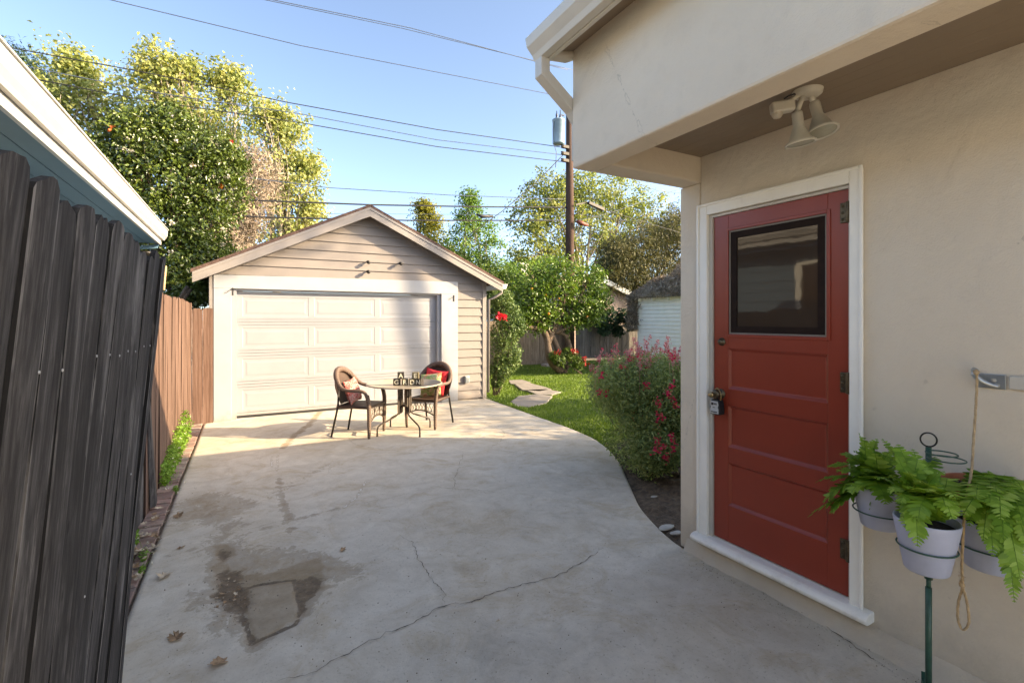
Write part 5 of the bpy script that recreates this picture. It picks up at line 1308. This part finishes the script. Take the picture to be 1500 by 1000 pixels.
tree('weeping_tree', 'drab olive tree with drooping foliage behind the white shed', base_at(950,18), [B(905,375,18,26),B(940,365,18,34),B(980,350,18,34),B(920,405,18,30),B(960,400,18,36),B(1000,380,18,40),B(895,400,18,20),B(945,430,18,26),B(1010,340,18,40)], .16, M['foliage_drab'], M['bark'], .2, 150, 34, .42, aspect=.22, up=-.1, droop=1.4, flat=1.2)
# citrus
ot = tree('orange_tree', 'round crowned orange tree with a twisted bare trunk on the lawn', (8.35,12.1,-.03), [B(790,415,12.2,26),B(825,405,12.2,28),B(862,412,12.2,24),B(775,440,12.2,26),B(815,435,12.2,34),B(855,440,12.2,30),B(765,460,12.2,16),B(790,465,12.2,20),B(878,440,12.2,16),B(835,460,12.2,24),B(862,462,12.2,14)], .10, M['foliage_orange'], M['bark_orange'], .11, 60, 26, .22, shell=.6, aspect=.45, trunk_top=PY(808,490,12.1), twig=.8)
mb = MB()
mb.tube([Vector(p) for p in smooth_path([PY(822,543,12.05),PY(808,530,12.0),PY(803,510,12.0),PY(801,495,12.1),PY(795,484,12.1),PY(783,480,12.1),PY(772,480,12.1)], 4)], [.12]*8+[.10]*8+[.07]*9, 9)
mb.tube([Vector(p) for p in smooth_path([PY(825,543,12.1),PY(836,522,12.2),PY(832,500,12.2),PY(826,490,12.2),PY(812,486,12.2)], 4)], [.10]*6+[.08]*6+[.06]*5, 9)
mb.tube([Vector(p) for p in smooth_path([PY(803,505,12.05),PY(808,490,12.1),PY(818,478,12.2),PY(828,462,12.2)], 4)], [.08]*6+[.06]*7, 9)
mb.build('limb', M['bark_orange'], ot, fixn=False)
for _ in range(5):
    mb = MB(); u_, v_ = random.uniform(770,880), random.uniform(420,470); mb.lathe([(0,-.035),(.025,-.025),(.036,0),(.025,.025),(0,.035)], PY(u_, v_, 12.2-random.uniform(.3,.7)), 8); mb.build('orange', M['fruit'], ot)
def clump_plant(name, label, cat, base, blobs, size, mat, n, aspect=.4, up=.5, stems=6, stemmat=None, shell=.4, droop=0, flowers=(), stem_r=.01, group=None):
    t = thing(name, label, cat, base, group=group); P = []; O = []
    for c, r in blobs:
        p, d_ = blob_pts(c, r, n, shell); P.append(p); O.append(d_*.6)
    P = np.concatenate(P); O = np.concatenate(O); ok = P[:,2] > base[2]+.01
    leaves('foliage', P[ok], size, mat, t, aspect=aspect, up=up, out=O[ok], droop=droop)
    mb = MB()
    for k in range(stems):
        c, r = blobs[k % len(blobs)]; tgt = Vector(c)+Vector((random.uniform(-.5,.5)*r[0], random.uniform(-.5,.5)*r[1], random.uniform(-.3,.5)*r[2]))
        limb(mb, Vector(base)+Vector((random.uniform(-.08,.08), random.uniform(-.08,.08), 0)), tgt, stem_r, stem_r*.4, 5, .12, 5)
    mb.build('stems', stemmat or M['bark'], t, fixn=False)
    for nm, mat_, pts, s_, k_ in flowers:
        for p in pts:
            leaves(nm, [(p[0]+random.gauss(0,s_*.4), p[1]+random.gauss(0,s_*.4), p[2]+random.gauss(0,s_*.35)) for _ in range(k_)], s_, mat_, t, aspect=.8, up=.3)
    return t
clump_plant('rose_bush', 'tall rose bush with red blooms growing against the garage corner', 'bush', (4.68,9.35,-.03),
    [B(735,440,9.3,17),B(745,465,9.3,22),B(738,490,9.3,22),B(742,515,9.3,22),B(735,540,9.3,18),B(748,530,9.3,14),B(757,480,9.3,14),B(728,560,9.3,8)], .055, M['foliage_rose'], 1500, .5, stems=12,
    flowers=[('bloom', M['petal_red'], [PY(732,462,8.95), PY(739,465,8.95), PY(730,464,8.95)], .07, 26)])
clump_plant('red_leaf_plant', 'low plant with red and green strappy leaves under the orange tree', 'plant', (8.75,11.7,-.03), [B(820,527,11.7,10),B(840,527,11.7,12),B(832,518,11.7,10),B(848,532,11.7,9),B(812,522,11.7,8)], .13, M['foliage_mid'], 260, .25, up=.8,
    flowers=[('red_bract', M['petal_bract'], [PY(815,515,11.5),PY(846,517,11.5),PY(854,526,11.5),PY(838,513,11.5),PY(858,534,11.5)], .11, 7)])
clump_plant('ivy', 'dark green ivy hanging over the grey back fence', 'ivy', PY(890,500,13.6)[:2]+(0,), [B(880,470,13.9,10),B(895,466,13.9,14),B(915,464,13.7,12),B(885,482,13.9,10),B(905,485,13.9,8),B(925,475,13.7,9)], .11, M['foliage_ivy'], 420, .8, stems=8, up=.1)
clump_plant('hedge', 'green bushes rising above the back fence between garage and pole', 'hedge', (7.6,16.5,0), [B(752,420,16.5,26),B(775,405,17,24),B(748,455,16,20),B(800,395,18,20)], .12, M['foliage_green'], 1300, .5, stems=8, shell=.5)
# salvia
sc = (4.17, 4.02)
sal_blobs = [((4.12,4.02,.72),(.72,.72,.42)),((3.83,3.80,.58),(.42,.42,.36)),((4.35,4.35,.80),(.6,.6,.40)),((3.95,4.45,.78),(.45,.45,.36)),((4.1,3.6,.55),(.5,.45,.42)),((3.9,4.0,.95),(.55,.55,.25)),((3.55,3.55,.30),(.22,.25,.20))]
fl_pink = []; fl_red = []
for _ in range(85):
    a = random.uniform(0, 2*pi); rr = random.uniform(.1,.82)
    fl_pink.append((sc[0]+rr*math.cos(a), sc[1]+.1+rr*math.sin(a), 1.16-.22*rr*rr+random.uniform(-.06,.16)))
sv = clump_plant('salvia_bush', 'big loose salvia bush with pink and crimson flower spikes beside the stucco corner', 'bush', (3.95,3.95,-.02), sal_blobs, .042, M['foliage_salvia'], 6500, .38, stems=60, shell=.35, stem_r=.006, stemmat=M['bark'])
mb = MB(); PF = []; RF = []
for k, p in enumerate(fl_pink):
    p = Vector(p); p.z -= .03; top = p+Vector((random.uniform(-.05,.05), random.uniform(-.05,.05), random.uniform(.06,.15))); mb.tube([p-Vector((0,0,.25)), p, top], [.003,.0025,.0015], 4)
    for j in range(34):
        t_ = random.random(); q = p.lerp(top, t_); s_ = .018*(1.1-.5*t_); (PF if random.random() < .93 else RF).append((q.x+random.gauss(0,s_), q.y+random.gauss(0,s_), q.z+random.gauss(0,.01)))
for k in range(46):     # crimson blooms on the side facing the driveway
    c, r = random.choice(sal_blobs[:6]); dd = Vector((random.gauss(-.25,.6), random.gauss(-1,.4), random.gauss(-.1,.6))).normalized()
    p = Vector(c)+Vector((dd.x*r[0], dd.y*r[1], dd.z*r[2]))*1.07
    for j in range(14): RF.append((p.x+random.gauss(0,.016), p.y+random.gauss(0,.016), p.z+random.gauss(0,.022)))
for k, (u_, v_) in enumerate([(985,565),(978,575),(990,590),(965,590),(962,645),(970,655),(985,640),(960,660),(975,670),(988,655),(967,610),(925,525),(882,550),(878,575),(985,520)]):
    p = Vector(PY(u_, v_, 3.25 if u_ > 950 else 4.0))
    for j in range(22): RF.append((p.x+random.gauss(0,.018), p.y+random.gauss(0,.018), p.z+random.gauss(0,.024)))
tag(mb.build('flower_stalks', M['petal_pink'], sv, fixn=False), kind='stuff')
tag(leaves('pink_flowers', PF, .021, M['petal_pink'], sv, aspect=.7, up=.2), kind='stuff'); tag(leaves('crimson_flowers', RF, .028, M['petal_crimson'], sv, aspect=.75, up=.2), kind='stuff')
clump_plant('low_shrub', 'pale low shrub growing at the driveway curve below the salvia', 'shrub', (3.72,3.95,-.02), [((3.62,3.92,.17),(.22,.22,.18)),((3.85,4.3,.2),(.25,.25,.2)),((3.55,3.65,.12),(.15,.15,.13))], .045, M['foliage_salvia'], 500, .4, stems=10, stem_r=.004)
# weeds and litter by the fence
def weed(label, spots, n, s_, grp=None):
    clump_plant('weeds', label, 'weeds', (spots[0][0][0], spots[0][0][1], -.02), spots, s_, M['foliage_weed'], n, .6, stems=10, stem_r=.002, stemmat=M['foliage_weed'], up=.8,
        flowers=[('tiny_flower', M['petal_white'], [(c[0]+random.uniform(-.08,.08), c[1]+random.uniform(-.2,.2), c[2]+r[2]*.6) for c, r in spots for _ in range(3)], .014, 5)])
weed('long strip of bright green weeds along the foot of the brown fence', [((-.69,5.75+.22*k,.10+.015*k),(.055+.004*k,.16,.12+.012*k)) for k in range(9)], 330, .032)
weed('small tuft of weeds where the leaning fence ends', [((-.72,4.15,.05),(.04,.09,.09)),((-.7,4.35,.03),(.03,.07,.06))], 130, .026)
weed('tiny green sprig between bricks and concrete', [((-.575,5.52,.015),(.02,.05,.025))], 60, .018)
weed('green sprig among the fallen leaves on the brick edging', [((-.60,4.05,.02),(.03,.07,.03)),((-.575,3.82,.015),(.015,.05,.02))], 80, .018)

# fallen leaves
def curl_leaf(seed, size):
    r = random.Random(seed); mb = MB(); n = 11; pts = []
    c1, c2 = r.uniform(.3,.9), r.uniform(.2,.7)
    for k in range(n*2):
        a = pi*k/n; rad = size*(.5+.5*abs(math.cos(a*2.5))**.8)*(1 if k % 2 == 0 else .78)*r.uniform(.8,1.15); x, y = rad*math.cos(a), rad*.75*math.sin(a)
        pts.append((x, y, size*(.06+c1*(y/size)**2*1.0+c2*(x/size)**2*.5)*r.uniform(.6,1.1)))
    mb.add([(0,0,.003)]+pts, [(0, i+1, (i+1) % (2*n)+1) for i in range(2*n)]); mb.tube([(0,0,.004),(-size*.9,r.uniform(-.3,.3)*size,size*.15)], .0009, 4)
    return mb
protos = []
for k in range(6):
    mb = curl_leaf(50+k, .035+.006*(k % 3)); me = bpy.data.meshes.new('fallen_leaf'); me.from_pydata(mb.v, [], mb.f); me.materials.append(M['dryleaf'] if k % 2 else M['dryleaf2']); protos.append(me)
rl = random.Random(5)
def drop(x, y, s, label, grp, z=.004):
    o = bpy.data.objects.new('fallen_leaf', rl.choice(protos)); COL.objects.link(o); o.location = (x, y, z); o.scale = (s, s, s); o.rotation_euler = (rl.uniform(-.3,.3), rl.uniform(-.3,.3), rl.uniform(0,6.28)); tag(o, label, 'leaf', grp)
for u_, v_, s, lab in ((240,845,1.5,'large pale dry leaf on the concrete below the leaf litter'), (258,935,1.2,'curled dry leaf on the concrete near the left front edge'), (320,972,1.3,'large curled dry leaf alone on the concrete at the bottom left'),
                       (502,806,.9,'dry leaf lying just right of the wet stain'), (262,756,1.4,'pale star shaped leaf beside the first damp stain'), (265,803,1.0,'orange brown leaf on the concrete beside the bricks'), (730,910,.35,'tiny red brown leaf in the middle of the near concrete'),
                       (1090,738,.01,'')):
    if lab: p = G(u_, v_); drop(p[0], p[1], s, lab, 'dry leaves on the driveway')
for k in range(44): drop(rl.gauss(-.635,.045), rl.triangular(3.1,5.2,4.15), rl.uniform(.45,1.15), 'small dry brown leaf in the litter on the brick edging', 'leaf litter on the brick edging', .008+rl.uniform(0,.02))
for k in range(22):
    p = G(rl.uniform(315,365), rl.uniform(845,895)); drop(p[0], p[1], rl.uniform(.18,.42), 'tiny leaf fragment in the wet stain around the pale patch', 'leaf fragments in the wet stain', .001)
# grit and crumbs
mb = MB(); rg = random.Random(9)
for k in range(620):
    if k < 380: p = G(rg.uniform(240,1250), rg.uniform(700,1000)); 
    elif k < 500: y_ = rg.uniform(.9,2.3); p = (2.60+rg.gauss(0,.04), y_, 0)
    else: p = G(rg.gauss(340,25), rg.gauss(870,22))
    if not (-.55 < p[0] < xedge(p[1])-.02): continue
    s_ = rg.uniform(.0012,.0042)*(1.5 if k > 500 else 1); a_ = rg.uniform(0,3.1)
    vs = [(p[0]+s_*rg.uniform(.6,1.2)*math.cos(a_+q_*1.57), p[1]+s_*rg.uniform(.6,1.2)*math.sin(a_+q_*1.57), .001) for q_ in range(4)]
    mb.add(vs+[(p[0], p[1], .002+s_*.9)], [(0,1,4),(1,2,4),(2,3,4),(3,0,4)])
tag(mb.build('grit', m_basic('grit_crumbs', (.20,.15,.11), .9, .9, 40), fixn=False), 'loose grit and crumbs scattered over the driveway concrete', 'grit', kind='stuff')
# stones at the house corner
for k, (u_, v_, s, lab) in enumerate([(976,772,.058,'long white stone at the foot of the stucco corner'), (990,780,.04,'small white stone touching the stucco corner'), (958,727,.028,'single pale stone lying in the bed soil')]):
    p = G(u_, v_); mb = MB()
    mb.grid(lambda a, b: (p[0]+s*(math.cos(a*2*pi)*math.sin(b*pi))*(1.3+.3*mnoise.noise(Vector((a*4, b*4, k)))), p[1]-s*.7*math.sin(a*2*pi)*math.sin(b*pi)*(1+.3*mnoise.noise(Vector((a*4, b*4, k+4)))), .0+s*.22*math.cos(b*pi)*(1+.5*mnoise.noise(Vector((a*5, b*5, k+9))))), 18, 10)
    tag(mb.build('garden_stone', M['chip'], fixn=False), lab, 'stone', 'pale stones in the bed')
# debris behind the brown fence
mb = MB()
for (u0, v0, u1, v1) in ((235,425,240,388),(240,425,243,390)): mb.tube([PX(u0, v0, -.95), PX(u1, v1, -.95)], .012, 6)
tag(mb.build('bamboo_canes', M['rope'], fixn=False), 'pair of pale canes standing behind the brown fence', 'canes')
mb = MB(); mb.tube([PY(262,440,9.6),PY(275,420,9.7)], .035, 8); mb.tube([PY(268,440,9.6),PY(279,424,9.7)], .03, 8); tag(mb.build('cut_branch', M['bark_orange'], fixn=False), 'stub of cut branches poking above the brown fence', 'branch')

# trees beyond the right edge of the frame: their shade falls on the driveway and lawn
tree('shade_tree', 'leafy garden tree right of the house, mostly out of the picture', (13.2,.9,-.05), [((12.7,1.4,3.6),(1.5,1.4,.9)),((13.8,2.0,4.2),(1.3,1.3,.8)),((12.0,.6,3.0),(1.0,.9,.6))], .14, M['foliage_mid'], M['bark'], .14, 70, 22, .4, aspect=.55)
tree('shade_tree', 'tall street tree far right of the house, out of the picture', (18.5,1.2,-.05), [((16.9,-1.4,11.2),(1.2,1.1,.7)),((18.6,-.6,11.3),(1.2,1.1,.6))], .16, M['foliage_mid'], M['bark'], .16, 50, 16, .5, aspect=.55, trunk_top=(17.8,-.6,10.4), twig=.4)
